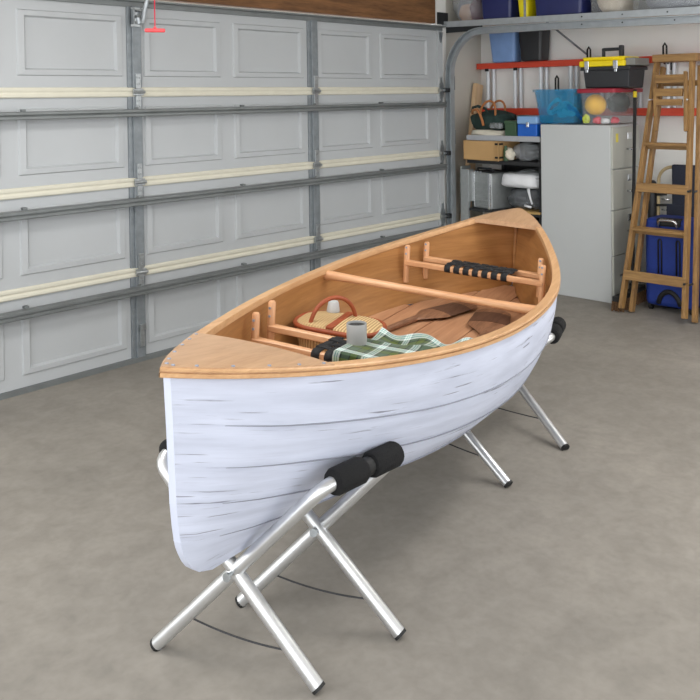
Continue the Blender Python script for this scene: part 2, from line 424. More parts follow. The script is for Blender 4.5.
for x in stx:
    for i in range(4):
        b = B(); z0 = i*SEC+.026; z1 = (i+1)*SEC-.026
        bx(b, x-.012, x+.044, -.022, 0.002, z0, z1); bx(b, x-.046, x-.018, -.013, .002, z0, z1); bx(b, x-.02, x-.012, -.026, .002, z0, z1)
        part('stile', b, M['galv'], door, bevel=.003)
    for i in (1, 2, 3):
        b = B(); z = i*SEC
        bx(b, x-.02, x+.05, -.03, -.02, z-.02, z+.02)
        bx(b, x-.002, x+.034, -.029, -.018, z+.02, z+.11); bx(b, x-.002, x+.034, -.029, -.018, z-.11, z-.02)
        add_tube(b, [(x-.025, -.034, z), (x+.055, -.034, z)], .010, 8)
        for dz in (-.085, -.05, .05, .085):
            add_tube(b, [(x+.008, -.034, z+dz), (x+.008, -.02, z+dz)], .006, 6); add_tube(b, [(x+.024, -.034, z+dz), (x+.024, -.02, z+dz)], .006, 6)
        part('hinge', b, M['zinc'], door, bevel=.002)
    b = B(); bx(b, x, x+.03, -.03, -.02, .09, .2); bx(b, x-.005, x+.035, -.04, -.02, .19, .225); part('bottom_bracket', b, M['zinc'], door, bevel=.002)
for i in range(4):      # white end stile on the right edge
    b = B(); bx(b, -.565, -.502, -.02, .002, i*SEC+.026, (i+1)*SEC-.026); part('end_stile', b, M['doorgrey'], door, bevel=.003)
for i in (1, 2, 3):
    b = B(); z = i*SEC
    # arrow-shaped end hinge plates and the roller stem
    for s in (1, -1):
        add_prism(b, [(-.03, .01), (.03, .01), (.026, .05), (.012, .075), (.008, .11), (-.008, .11), (-.012, .075), (-.026, .05)], .008,
                  lambda a, c, t, s=s, z=z: (-.533+a, -.02-t, z+s*c))
    bx(b, -.565, -.505, -.045, -.02, z-.012, z+.012)
    add_tube(b, [(-.53, -.05, z), (-.46, -.05, z)], .007, 8)
    part('roller_hinge', b, M['zinc'], door)
    b = B(); bx(b, -.512, -.455, -.075, -.025, z-.018, z+.018); part('roller', b, M['darkiron'], door, bevel=.004)
b = B(); add_prism(b, [(-.03, 0), (.03, 0), (.018, -.05), (0, -.09), (-.018, -.05)], .008, lambda a, c, t: (-.533+a, -.02-t, 2.09+c)); part('top_bracket', b, M['zinc'], door)
for zc in (.43, .955, 1.478):
    b = B(); h = .022
    prof = [(-.012, -h), (-.062, -h), (-.066, -h+.004), (-.066, -.006), (-.058, 0), (-.066, .006), (-.066, h-.004), (-.062, h), (-.012, h), (-.012, h-.003), (-.05, h-.003), (-.05, -h+.003), (-.012, -h+.003)]
    lo = [b.verts.new((XL, y-.012, zc+z)) for y, z in prof]; hi = [b.verts.new((-.53, y-.012, zc+z)) for y, z in prof]
    for k in range(len(prof)): b.faces.new((lo[k], lo[(k+1) % len(prof)], hi[(k+1) % len(prof)], hi[k]))
    b.faces.new(lo); b.faces.new(hi[::-1])
    for x in stx+[-.55, -2.7, -4.2, -1.3]:
        bx(b, x-.012, x+.012, -.03, 0, zc+h-.001, zc+h+.012)
    part('strut', b, M['galvdark'], door)
# opener bracket on the second stile
b = B(); x = -3.508
bx(b, x-.028, x-.022, -.06, -.02, 2.0, 2.09); bx(b, x+.03, x+.036, -.06, -.02, 2.0, 2.09); bx(b, x-.028, x+.036, -.03, -.02, 1.985, 2.1)
for dz in (2.01, 2.045, 2.08): add_tube(b, [(x-.03, -.05, dz), (x+.042, -.05, dz)], .006, 8)
part('opener_bracket', b, M['zinc'], door, bevel=.002)

# opener arm + rail overhead (rail runs back above the frame)
op = thing('garage_door_opener', 'silver curved opener arm rising from the bracket at the top of the garage door', 'door opener', (-3.49, -.06, 2.0))
b = B()
pts = [(-3.50, -.06, 2.055), (-3.545, -.115, 2.02), (-3.540, -.12, 2.0), (-3.524, -.12, 2.0), (-3.512, -.12, 2.02), (-3.502, -.12, 2.075), (-3.488, -.125, 2.14), (-3.47, -.13, 2.25), (-3.455, -.18, 2.45)]
add_tube(b, pts, .013, 10); bmesh.ops.scale(b, vec=(1, 1, 1), verts=b.verts)
part('arm', b, M['galvlight'], op, smooth='auto')
b = B(); bx(b, -3.49, -3.42, -3.2, .0, 2.45, 2.49); part('rail', b, M['galv'], op)
b = B(); bx(b, -3.80, -3.42, -.66, -.26, 2.41, 2.45); part('trolley', b, M['zinc'], op)
rp = thing('release_handle', 'pink plastic release handle hanging on a red cord before the garage door', 'pull handle', (-3.756, -.6, 1.916))
b = B(); add_tube(b, [(-3.756, -.6, 1.93), (-3.756, -.6, 2.41)], .003, 8); part('cord', b, M['redcord'], rp, 'red cord')
b = B()
d = Vector((.73, -.68, -.02)).normalized()
for s in (0,):
    a0 = Vector((-3.756, -.6, 1.916))
    add_tube(b, [a0-d*.052, a0-d*.046, a0+d*.046, a0+d*.052], [.008, .0105, .0105, .008], 12)
add_sphere(b, (-3.756, -.6, 1.928), .009, 10)
part('grip', b, M['pink'], rp, 'pink grip bar', smooth='auto')

# ------------------------------------------------------------------ door track
tr = thing('door_track', 'galvanised garage door track curving from the right jamb to the horizontal', 'track', (-.46, -.06, 0))
path = [(-.055, 0.0), (-.055, .5), (-.055, 1.0), (-.055, 1.66)]
for k in range(1, 11):
    a = R(90*k/10); path.append((-.055-.33*(1-math.cos(a)), 1.73+.355*math.sin(a)))
path += [(-1.1, 2.078), (-2.16, 2.052), (-3.2, 2.03)]
prof = [(-.028, -.026), (.028, -.026), (.028, .026), (.022, .026), (.022, -.020), (-.022, -.020), (-.022, .026), (-.028, .026)]   # (normal, x)
b = B(); rings = []
for i, (y, z) in enumerate(path):
    p0 = path[max(i-1, 0)]; p1 = path[min(i+1, len(path)-1)]
    t = Vector((0, p1[0]-p0[0], p1[1]-p0[1])).normalized(); n = Vector((0, -t.z, t.y))
    rings.append([b.verts.new(Vector((-.452-px_, y, z))+n*pn) for pn, px_ in prof])
for a, c in zip(rings, rings[1:]):
    for k in range(8): b.faces.new((a[k], a[(k+1) % 8], c[(k+1) % 8], c[k]))
b.faces.new(rings[0]); b.faces.new(rings[-1][::-1])
part('rail', b, M['galvlight'], tr, smooth='auto')
for z in (.35, 1.2, 1.66):
    b = B(); bx(b, -.425, -.42, -.085, .05, z-.06, z+.06); bx(b, -.45, -.40, .03, .05, z-.06, z+.06); part('jamb_bracket', b, M['galvdark'], tr)
b = B(); bx(b, -.424, -.418, -.37, .05, 2.09, 2.15); bx(b, -.55, -.42, -.02, .0, 2.16, 2.26); part('corner_bracket', b, M['darkiron'], tr)
for y in (-1.3, -1.62, -2.0, -2.2):
    b = B(); add_tube(b, [(-.48, y, 2.073+(y+1.3)*.0245), (-.484, y, 2.073+(y+1.3)*.0245)], .006, 8); part('bolt', b, M['darkiron'], tr)

# ------------------------------------------------------------------ overhead shelf + tubs
sh = thing('overhead_shelf', 'galvanised overhead storage shelf above the door track along the right wall', 'shelf', (-.15, -1.6, 2.14))
b = B()
def sl(y): return 2.184+(y+.02)*.0225
prof = [(-.480, -.050), (-.476, -.050), (-.476, -.004), (-.44, -.004), (-.44, 0), (-.480, 0)]
r0 = [b.verts.new((x, .04, sl(.04)+z)) for x, z in prof]; r1 = [b.verts.new((x, -3.2, sl(-3.2)+z)) for x, z in prof]
for k in range(6): b.faces.new((r0[k], r0[(k+1) % 6], r1[(k+1) % 6], r1[k]))
b.faces.new(r0); b.faces.new(r1[::-1])
part('front_rail', b, M['galvlight'], sh)
b = B()
r0 = [b.verts.new((x, .045, sl(.045)+z)) for x, z in ((-.475, -.03), (XW-.002, -.03), (XW-.002, -.006), (-.475, -.006))]
r1 = [b.verts.new((x, -3.2, sl(-3.2)+z)) for x, z in ((-.475, -.03), (XW-.002, -.03), (XW-.002, -.006), (-.475, -.006))]
for k in range(4): b.faces.new((r0[k], r0[(k+1) % 4], r1[(k+1) % 4], r1[k]))
b.faces.new(r0); b.faces.new(r1[::-1]); part('deck', b, M['wallwhite'], sh)
for y in (-1.3, -1.62, -1.95, -2.2):
    b = B(); add_tube(b, [(-.478, y, sl(y)-.025), (-.484, y, sl(y)-.025)], .006, 8); part('bolt', b, M['darkiron'], sh)
for y in (-.8, -2.4):
    b = B(); add_tube(b, [(-.46, y, sl(y)), (-.46, y, 2.75)], .01, 8); part('hanger_rod', b, M['galv'], sh)
b = B()
add_tube(b, [(-.30, -.90, 2.13), (XW-.005, -1.0, 1.88)], .008, 6); part('brace', b, M['galv'], sh)

def tub(name, label, cat, mat, x0, x1, y0, y1, z0, h, taper=.03, group=None, lid=None, rim=.012, solid=False):
    """tapered storage tub with a rolled rim; wider at the top"""
    t = thing(name, label, cat, ((x0+x1)/2, (y0+y1)/2, z0), group)
    b = B(); w, d = x1-x0, abs(y1-y0); c = Vector(((x0+x1)/2, (y0+y1)/2, z0)); th = .004
    def ring(k, z, ex):
        return [c+Vector((a, e, z)) for a, e in rrect(w-2*taper*(1-k)+ex, d-2*taper*(1-k)+ex, .025)]
    rows = [ring(0, 0, -.02), ring(0, .01, 0), ring(1, h-.02, 0), ring(1, h-.02, rim*2), ring(1, h, rim*2), ring(1, h, -2*th), ring(0, .012, -2*th)]
    V = add_grid(b, rows, closed=True)
    b.faces.new(V[0]); b.faces.new(V[-1][::-1])
    part('body', b, mat, t, smooth='auto')
    if lid:
        b = B(); rows = [ring(1, h-.012, rim*2+.018), ring(1, h+.012, rim*2+.022), ring(1, h+.02, rim*2+.006), ring(1, h+.02, -.03), ring(1, h+.014, -.045)]
        V = add_grid(b, rows, closed=True); b.faces.new(V[0]); b.faces.new(V[-1]); part('lid', b, lid, t, smooth='auto')
    return t
def lump(name, mat, c, s, label=None, cat=None, parent=None, amp=.12, freq=3., seed=0, group=None, sharp=False):
    rnd = random.Random(seed); ph = [rnd.uniform(0, 6) for _ in range(9)]
    b = B(); q = bmesh.ops.create_icosphere(b, subdivisions=4, radius=1)
    for v in b.verts:
        p = v.co.copy()
        d = math.sin(freq*p.x+ph[0]+2*math.sin(freq*p.y+ph[3]))+math.sin(freq*1.3*p.y+ph[1])*math.sin(freq*p.z+ph[4])+.6*math.sin(freq*2.3*p.z+ph[2]+3*p.x)+.5*math.sin(freq*3.7*(p.x+p.y-p.z)+ph[5])
        k = 1+amp*d*.5
        sx = [math.copysign(abs(u)**.62, u) for u in p] if sharp else p
        v.co = Vector((sx[0]*s[0], sx[1]*s[1], max(sx[2]*k, -.86)*s[2]))*1
        v.co.x *= k; v.co.y *= k
    bmesh.ops.transform(b, matrix=Matrix.Translation(Vector(c)), verts=b.verts)
    if parent: return part(name, b, mat, parent, label, smooth=True)
    return solo(name, b, mat, label, cat, (c[0], c[1], c[2]-s[2]*.86), group, smooth=True)

zs = lambda y: sl(y)-.004
G = 'storage tubs on the overhead shelf'
bag = thing('plastic_bag', 'clear plastic bag of folded clothes at the left end of the overhead shelf', 'bag', (-.2, -.16, zs(-.16)))
lump('bag_film', M['clearbag'], (-.22, -.13, zs(-.13)+.14), (.18, .155, .16), parent=bag, seed=3, amp=.12)
lump('maroon_garment', M['maroon'], (-.2, -.20, zs(-.2)+.10), (.12, .06, .11), parent=bag, seed=4)
lump('beige_garment', M['skin'], (-.26, -.12, zs(-.12)+.08), (.1, .06, .085), parent=bag, seed=5)
lump('grey_garment', M['greycloth'], (-.2, -.06, zs(-.06)+.12), (.1, .05, .12), parent=bag, seed=9)
tub('storage_tub', 'navy storage tub on the overhead shelf between the clear bag and the yellow tub', 'storage tub', M['navy'], -.42, .1, -.65, -.335, zs(-.335), .34, .02, G)
tub('storage_tub', 'bright yellow tub on the overhead shelf between two navy tubs', 'storage tub', M['yellowtub'], -.42, .1, -.805, -.685, zs(-.68), .34, .02, G)
tub('storage_tub', 'wide navy storage tub right of the yellow tub on the overhead shelf', 'storage tub', M['navy'], -.42, .1, -1.27, -.845, zs(-.84), .34, .015, G)
t = tub('storage_tub', 'clear tub of cream folded cloth on the overhead shelf, left of another clear tub', 'storage tub', M['clearbin'], -.42, .1, -1.60, -1.315, zs(-1.31), .32, .015, G)
lump('folded_cloth', M['beigebag'], (-.18, -1.45, zs(-1.45)+.14), (.2, .115, .14), 'cream folded cloth inside the clear tub on the overhead shelf', 'cloth', seed=6, sharp=True, amp=.05)
t = tub('storage_tub', 'clear tub of grey folded cloth at the right end of the overhead shelf', 'storage tub', M['clearbin'], -.42, .1, -2.2, -1.645, zs(-1.64), .32, .015, G)
lump('folded_cloth', M['greycloth'], (-.18, -1.92, zs(-1.92)+.14), (.2, .22, .14), 'grey folded cloth inside the rightmost clear tub on the overhead shelf', 'cloth', seed=8, sharp=True, amp=.05)

# ------------------------------------------------------------------ red extension ladder hung on the wall
el = thing('extension_ladder', 'red extension ladder with silver rungs hung sideways on the white wall', 'ladder', (-.06, -1.6, 1.38))
for x in (.085, .134):
    for z0, z1 in ((1.789, 1.836), (1.380, 1.434)):
        b = B(); bx(b, x-.018, x+.018, -3.0, .03, z0, z1); bx(b, x-.022, x-.016, -3.0, .03, z0-.003, z0+.006); bx(b, x-.022, x-.016, -3.0, .03, z1-.006, z1+.002)
        part('rail', b, M['orange'], el, 'red fibreglass rail', bevel=.003)
ry = [-.08, -.36, -.615, -.895, -1.17, -1.44, -1.713, -1.99, -2.27]
for x, o_ in ((.085, 0), (.134, -.028)):
    for y in ry:
        b = B(); add_tube(b, [(x, y+o_, 1.43), (x, y+o_, 1.792)], .017, 14); part('rung', b, M['rung'], el, 'silver rung', smooth='auto')
for y in (-.085, -.38):
    b = B(); bx(b, .055, .064, y-.018, y+.018, 1.765, 1.789); part('rung_lock', b, M['rubber'], el)
for y, zb, lab in ((-1.082, 1.780, 'black ladder hook on the white wall just above the yellow toolbox lid'), (-1.708, 1.778, 'black ladder hook on the white wall above the wooden stepladder cap'), (-.79, 1.555, 'black ladder hook on the wall behind the blue translucent bin')):
    hk = thing('wall_hook', lab, 'hook', (XW-.01, y, zb), 'hooks carrying the extension ladder')
    b = B(); bx(b, XW-.010, XW, y-.02, y+.02, zb-.05, zb+.03); part('plate', b, M['blackplastic'], hk, bevel=.003)
    b = B(); xf = .045
    add_tube(b, [(XW-.01, y-.013, zb), (xf+.02, y-.013, zb), (xf, y-.013, zb+.025), (xf, y-.013, zb+.13), (xf, y, zb+.152), (xf, y+.013, zb+.13), (xf, y+.013, zb+.025), (xf+.02, y+.013, zb), (XW-.01, y+.013, zb)], .008, 8)
    part('prong', b, M['rubber'], hk, smooth=True)
tub('storage_tub', 'light blue tub standing on the red ladder below the overhead shelf', 'storage tub', M['lightblue'], -.015, .155, -.425, -.15, 1.838, .29, .022, 'tubs standing on the red ladder')
tub('storage_tub', 'charcoal black tub standing on the red ladder beside the light blue tub', 'storage tub', M['charcoal'], -.015, .155, -.682, -.454, 1.838, .29, .012, 'tubs standing on the red ladder')

# ------------------------------------------------------------------ shelving and what stands on it
ss = thing('storage_shelf', 'dark storage shelf unit with grey top board left of the filing cabinet', 'shelf', (-.15, -.55, 0))
b = B(); bx(b, .13, .16, -.895, -.2, 0, 1.2); part('back_panel', b, M['shelfblack'], ss)
b = B(); bx(b, -.42, .13, -.895, -.2, 1.185, 1.21); bx(b, -.425, -.415, -.895, -.2, 1.178, 1.222); part('top_board', b, M['shelfgrey'], ss, 'grey top board', bevel=.002)
b = B(); bx(b, -.42, .13, -.895, -.2, .985, 1.015); part('shelf_board', b, M['shelfblack'], ss)
b = B(); bx(b, -.42, .13, -.895, -.2, .585, .605); part('shelf_board', b, M['shelfblack'], ss)
for y in (-.215, -.885):
    b = B(); bx(b, .1, .13, y-.015, y+.015, 0, 1.19); part('post', b, M['shelfblack'], ss)
b = B(); bx(b, -.40, -.37, -.893, -.873, 0, 1.185); part('post', b, M['shelfblack'], ss)
b = B()
bx(b, -.36, .08, -.84, -.24, 0.0, .5); solo('storage_crate', b, M['shelfblack'], 'black crate on the floor under the shelf with the silver case', 'crate', (-.14, -.54, 0), bevel=.02)

# duffel bag
db = thing('duffel_bag', 'dark green canvas bag with tan leather handles on the grey top shelf', 'bag', (-.24, -.35, 1.26))
b = B(); rows = []
for i in range(19):
    t_ = i/18; y = -.165-.385*t_
    e = (max(0, 1-abs(2*t_-1)**5))**.5; hgt = .145*(.82+.18*e)*(1-.12*math.sin(t_*9))
    row = []
    for k in range(24):
        a = 2*PI*k/24
        ca, sa = math.cos(a), math.sin(a)
        row.append((-.24+.15*e*math.copysign(abs(ca)**.7, ca), y+.012*math.sin(3*a+t_*7), 1.335+hgt*.55*math.copysign(abs(sa)**.8, sa)*(e*.8+.2)+.008*math.sin(5*a+11*t_)))
    rows.append(row)
V = add_grid(b, rows, closed=True); b.faces.new(V[0]); b.faces.new(V[-1][::-1])
part('body', b, M['dufgreen'], db, smooth=True)
for x, k in ((-.36, 0), (-.17, .04)):
    b = B(); pts = []
    for i in range(17):
        a = PI*i/16
        pts.append((x-.012*math.sin(a), -.37+k*.7-.075*math.cos(a)-.03*math.sin(a), 1.385+.12*math.sin(a)**.8-(.06 if i in (0, 16) else 0)))
    add_tube(b, pts, .0095, 8); part('handle', b, M['tanstrap'], db, 'tan leather handle', smooth=True)
b = B(); add_tube(b, [(-.385, -.235, 1.40), (-.40, -.25, 1.43), (-.40, -.29, 1.435), (-.40, -.32, 1.40), (-.40, -.345, 1.34), (-.40, -.355, 1.30)], .011, 8)
part('strap', b, M['tanstrap'], db, 'tan leather strap', smooth=True)
b = B(); add_tube(b, [(-.33, -.19, 1.41), (-.34, -.21, 1.45), (-.34, -.26, 1.462), (-.33, -.33, 1.44), (-.33, -.36, 1.40)], .012, 8)
part('loop', b, M['dufgreen'], db, smooth=True)
lump('folded_sheet', M['cloth'], (-.24, -.355, 1.237), (.165, .175, .03), 'cream folded sheet lying under the dark green bag', 'cloth', seed=11, sharp=True, amp=.1)
lump('cloth_bundle', M['clearbag'], (-.385, -.475, 1.30), (.03, .055, .026), 'small clear packet leaning on the green bag', 'packet', seed=12, sharp=True)
b = B(); bx(b, -.40, -.22, -.672, -.562, 1.21, 1.335); bx(b, -.405, -.215, -.677, -.557, 1.318, 1.342); 
solo('small_box', b, M['greenbox'], 'small dark green box between the duffel bag and the blue cooler', 'box', (-.31, -.617, 1.21), bevel=.005)
cl = thing('cooler', 'small blue cooler with pale blue lid on the grey top shelf', 'cooler', (-.28, -.775, 1.21))
b = B(); bx(b, -.41, -.15, -.866, -.687, 1.21, 1.318); part('body', b, M['coolblue'], cl, bevel=.008)
b = B(); bx(b, -.414, -.146, -.869, -.683, 1.318, 1.382); part('lid', b, M['coollid'], cl, 'pale blue lid', bevel=.012)
b = B(); bx(b, -.422, -.412, -.80, -.775, 1.295, 1.335); bx(b, -.426, -.42, -.795, -.78, 1.3, 1.318); part('clasp', b, M['chrome'], cl, 'metal clasp', bevel=.002)
# plank leaning behind
b = B(); d = Vector((.19, 0, 1)).normalized(); rot = d.to_track_quat('Z', 'Y').to_matrix()
add_box(b, Vector((-.265, 0.0, 0.012))+d*.835, (.105, .04, 1.67), Matrix(((d.z, 0, d.x), (0, 1, 0), (-d.x, 0, d.z))))
solo('lumber_plank', b, M['pine'], 'pale pine plank leaning in the corner behind the dark green bag', 'plank', (-.265, 0, 0), bevel=.003)
# cardboard box
cb = thing('cardboard_box', 'open tan cardboard box sticking out under the grey top shelf', 'box', (-.28, -.35, 1.015))
b = B(); x0, x1, y0, y1, z0, z1 = -.45, -.14, -.54, -.185, 1.015, 1.176
bx(b, x0, x1, y0, y1, z0, z0+.004); bx(b, x0, x0+.004, y0, y1, z0, z1); bx(b, x1-.004, x1, y0, y1, z0, z1); bx(b, x0, x1, y1-.004, y1, z0, z1); bx(b, x0, x1, y0, y0+.004, z0, z1)
part('carton', b, M['card'], cb)
for z in (1.035, 1.145):
    b = B(); bx(b, -.455, -.40, -.545, -.50, z, z+.016); part('corner_clip', b, M['rubber'], cb, 'black corner clip')
b = B(); bx(b, x0-.001, x0+.001, y0-.045, y0, z0, z1); 
bmesh.ops.rotate(b, verts=b.verts, cent=Vector((x0, y0, 1.1)), matrix=Matrix.Rotation(R(-70), 3, 'Z')); part('flap', b, M['card'], cb)
lump('food_bag', M['clearbag'], (-.28, -.70, 1.085), (.10, .145, .08), 'clear plastic bag on the black shelf beside the cardboard box', 'bag', seed=21, amp=.15)
lump('rag', M['cloth'], (-.38, -.59, 1.07), (.04, .05, .055), 'cream rag between the cardboard box and the clear bag', 'rag', seed=22, amp=.2)
b = B(); bx(b, -.2, .08, -.88, -.62, 1.015, 1.13); solo('dark_box', b, M['blackplastic'], 'dark box at the back of the black shelf behind the clear bag', 'box', (-.06, -.75, 1.015), bevel=.01)
b = B(); add_lathe(b, [(.016, 0), (.02, .004), (.02, .09), (.012, .105), (.012, .125)], (-.40, -.57, 1.015), 16)
solo('spray_bottle', b, M['greenbox'], 'small green bottle standing right of the cardboard box', 'bottle', (-.40, -.57, 1.015), smooth='auto')
b = B(); bx(b, -.425, -.15, -.892, -.63, .605, .622); solo('tan_board', b, M['tanboard'], 'thin tan board lying on the black shelf under the smoky plastic bundle', 'board', (-.28, -.76, .605))
# silver case
sc_ = thing('equipment_case', 'silver ribbed metal equipment case on the black shelf', 'case', Matrix.Translation((-.275, -.345, .606)) @ Matrix.Rotation(R(-14), 4, 'Z'))
F = MW[sc_.name]
b = B(); bx(b, -.11, .16, -.115, .115, 0, .30); part('body', b, M['silver'], sc_, space=F, bevel=.012)
for z in (.03, .06, .09, .12, .15, .18, .21):
    b = B(); bx(b, -.118, -.108, -.08, .08, z, z+.012); part('rib', b, M['silver'], sc_, space=F, bevel=.003)
for y in (-.113, .083):
    b = B(); bx(b, -.12, -.105, y, y+.03, 0, .30); part('edge_trim', b, M['chrome'], sc_, space=F, bevel=.003)
b = B(); bx(b, -.11, .14, .115, .123, .02, .29); bx(b, -.08, .1, -.10, .10, .30, .312); part('cover', b, M['shelfblack'], sc_, 'black cover panel', space=F)
b = B(); add_tube(b, [(-.06, -.1, .312), (-.08, -.08, .335), (-.08, .08, .335), (-.06, .1, .312)], .008, 8); part('handle', b, M['darkiron'], sc_, space=F, smooth=True)
for y in (.02, .055, .09):
    b = B(); add_lathe(b, [(.009, 0), (.009, .012), (.006, .015)], (-.1, y, .298), 12); part('knob', b, M['chrome'], sc_, 'chrome knob', space=F)
b = B(); bx(b, -.43, -.42, -.215, -.135, .66, .93); bx(b, -.43, -.36, -.222, -.212, .66, .93); bx(b, -.435, -.30, -.15, -.14, .925, .955)
bx(b, -.43, -.40, -.215, -.135, 0, .66)
solo('metal_channel', b, M['silver'], 'grey folded metal panel standing at the left end of the shelf unit', 'metal panel', (-.425, -.18, 0), bevel=.002)
lump('plastic_bag', M['plasticbag'], (-.27, -.69, .705), (.12, .165, .09), 'smoky plastic wrapped bundle under the white package beside the silver case', 'bag', seed=31, amp=.16, freq=4)
wp = thing('wrapped_package', 'white wrapped package lying on the smoky plastic bundle', 'package', (-.27, -.64, .775))
lump('package', M['whitepack'], (-.27, -.66, .853), (.115, .185, .066), parent=wp, seed=33, sharp=True, amp=.06)
lump('film', M['clearbag'], (-.25, -.70, .885), (.12, .165, .055), parent=wp, seed=34, amp=.2, freq=4)
b = B(); add_tube(b, [(-.39, -.77, .80), (-.40, -.79, .74), (-.40, -.81, .68)], [.012, .008, .007], 8); add_tube(b, [(-.40, -.74, .665), (-.40, -.80, .655)], .009, 8)
part('loose_end', b, M['whitepack'], wp, smooth=True)

# ------------------------------------------------------------------ filing cabinet
fc = thing('filing_cabinet', 'tall grey four drawer steel filing cabinet with its plain side facing the canoe', 'cabinet', (-.2, -1.2, 0))
b = B(); bx(b, -.42, .055, -1.485, -.905, 0.0, 1.318); part('body', b, M['cabside'], fc, bevel=.004)
zz = [.03, .349, .685, .989, 1.306]
for i in range(4):
    b = B(); bx(b, -.41, .045, -1.502, -1.484, zz[i]+.004, zz[i+1]-.004); dr = part('drawer', b, M['cabfront'], fc, bevel=.003)
    zc = zz[i+1]-.175
    b = B(); add_tube(b, [(-.175, -1.502, zc), (-.175, -1.53, zc), (-.17, -1.536, zc), (-.10, -1.536, zc), (-.095, -1.53, zc), (-.095, -1.502, zc)], .008, 8)
    part('handle', b, M['chrome'], dr, 'chrome drawer pull', smooth=True)
    b = B(); bx(b, -.175, -.095, -1.507, -1.5, zc+.075, zc+.125); bx(b, -.168, -.102, -1.509, -1.506, zc+.083, zc+.117); part('label_holder', b, M['chrome'], dr, 'metal label holder', bevel=.001)
b = B(); bx(b, -.36, -.325, -1.505, -1.501, 1.19, 1.255); part('sticker', b, M['sticker'], fc, 'small yellow sticker')

# bins on the cabinet
t = tub('storage_bin', 'open blue translucent bin of cords on top of the filing cabinet', 'storage bin', M['bluebin'], -.42, .03, -1.202, -.845, 1.322, .27, .03)
random.seed(5)
for j in range(5):
    b = B(); cx, cyy, cz = -.30+.05*random.random(), -1.12+.045*j, 1.345+.012*j
    pts = []
    for i in range(40):
        a = i*.42
        pts.append((cx+.05*math.cos(a)*(1 if j % 2 else .3)-.0008*i*0, cyy+.06*math.sin(a*1.02), cz+.05+.05*math.sin(a+j)*(.5 if j % 2 else 1)+.0008*i))
    add_tube(b, pts, .0085, 6)
    solo('cord_coil', b, M['bluerope'] if j == 0 else M['bluecord'], ['coil of deep blue cord low in the blue translucent bin, at its right', 'second light blue cord coil from the right in the blue bin', 'middle light blue cord coil in the blue translucent bin', 'fourth cord coil from the right in the blue translucent bin', 'leftmost light blue cord coil in the blue translucent bin'][j], 'cord', (cx, cyy, cz), 'cords in the blue bin', smooth=True)
t = tub('storage_bin', 'clear bin with maroon lid and a yellow ball on top of the filing cabinet', 'storage bin', M['clearbin'], -.42, .03, -1.515, -1.245, 1.322, .25, .012, lid=M['clearlid'])
b = B(); add_sphere(b, (-.325, -1.325, 1.47), .08, 24); solo('toy_ball', b, M['yellowball'], 'yellow ball inside the clear bin with maroon lid', 'ball', (-.325, -1.325, 1.39), smooth=True)
lump('dark_hat', M['darkball'], (-.12, -1.415, 1.475), (.11, .075, .075), 'dark green cloth bundle right of the yellow ball in the clear bin', 'cloth', seed=41)
lump('soft_toy', M['neon'], (-.375, -1.275, 1.36), (.02, .025, .035), 'neon yellow soft toy at the bottom left of the clear bin', 'toy', seed=42, amp=.3)
lump('toy_block', M['toyred'], (-.37, -1.36, 1.352), (.03, .035, .028), 'red toy under the yellow ball in the clear bin', 'toy', seed=43, amp=.2)
lump('toy_block', M['toywhite'], (-.375, -1.425, 1.348), (.025, .03, .022), 'white toy at the bottom of the clear bin, between the two red ones', 'toy', seed=44, amp=.2)
lump('toy_block', M['toyred'], (-.3, -1.465, 1.352), (.05, .028, .026), 'red toy at the right end of the clear bin', 'toy', seed=45, amp=.2)
# toolbox on the lid
tb = thing('toolbox', 'black toolbox with yellow lid standing on the maroon lidded bin', 'toolbox', (-.22, -1.43, 1.594))
def taper_box(b, x0, x1, y0, y1, z0, z1, tp):
    v = [b.verts.new(p) for p in ((x0+tp, y0+tp, z0), (x1-tp, y0+tp, z0), (x1-tp, y1-tp, z0), (x0+tp, y1-tp, z0), (x0, y0, z1), (x1, y0, z1), (x1, y1, z1), (x0, y1, z1))]
    for q in ((0, 3, 2, 1), (4, 5, 6, 7), (0, 1, 5, 4), (1, 2, 6, 5), (2, 3, 7, 6), (3, 0, 4, 7)): b.faces.new([v[i] for i in q])
b = B(); taper_box(b, -.355, -.085, -1.612, -1.238, 1.594, 1.735, .012); part('body', b, M['blackplastic'], tb, bevel=.01)
b = B(); taper_box(b, -.368, -.072, -1.622, -1.225, 1.728, 1.757, -.004); part('rim', b, M['blackplastic'], tb, bevel=.006)
b = B(); taper_box(b, -.372, -.068, -1.58, -1.215, 1.757, 1.80, .0)
taper_box(b, -.35, -.09, -1.57, -1.23, 1.80, 1.83, .008); part('lid', b, M['yellowplastic'], tb, 'yellow lid', bevel=.008)
b = B(); bx(b, -.345, -.095, -1.648, -1.575, 1.76, 1.815); part('lid_tray', b, M['greyplastic'], tb, 'grey lid end', bevel=.006)
for y in (-1.285, -1.515):
    b = B(); bx(b, -.388, -.362, y-.018, y+.018, 1.735, 1.80); bx(b, -.385, -.36, y-.012, y+.012, 1.712, 1.74); part('latch', b, M['chrome'], tb, 'chrome latch', bevel=.004)
b = B(); bx(b, -.23, -.20, -1.49, -1.335, 1.878, 1.902); bx(b, -.23, -.20, -1.35, -1.33, 1.815, 1.90); bx(b, -.235, -.195, -1.50, -1.47, 1.815, 1.918)
part('handle', b, M['blackplastic'], tb, bevel=.006)

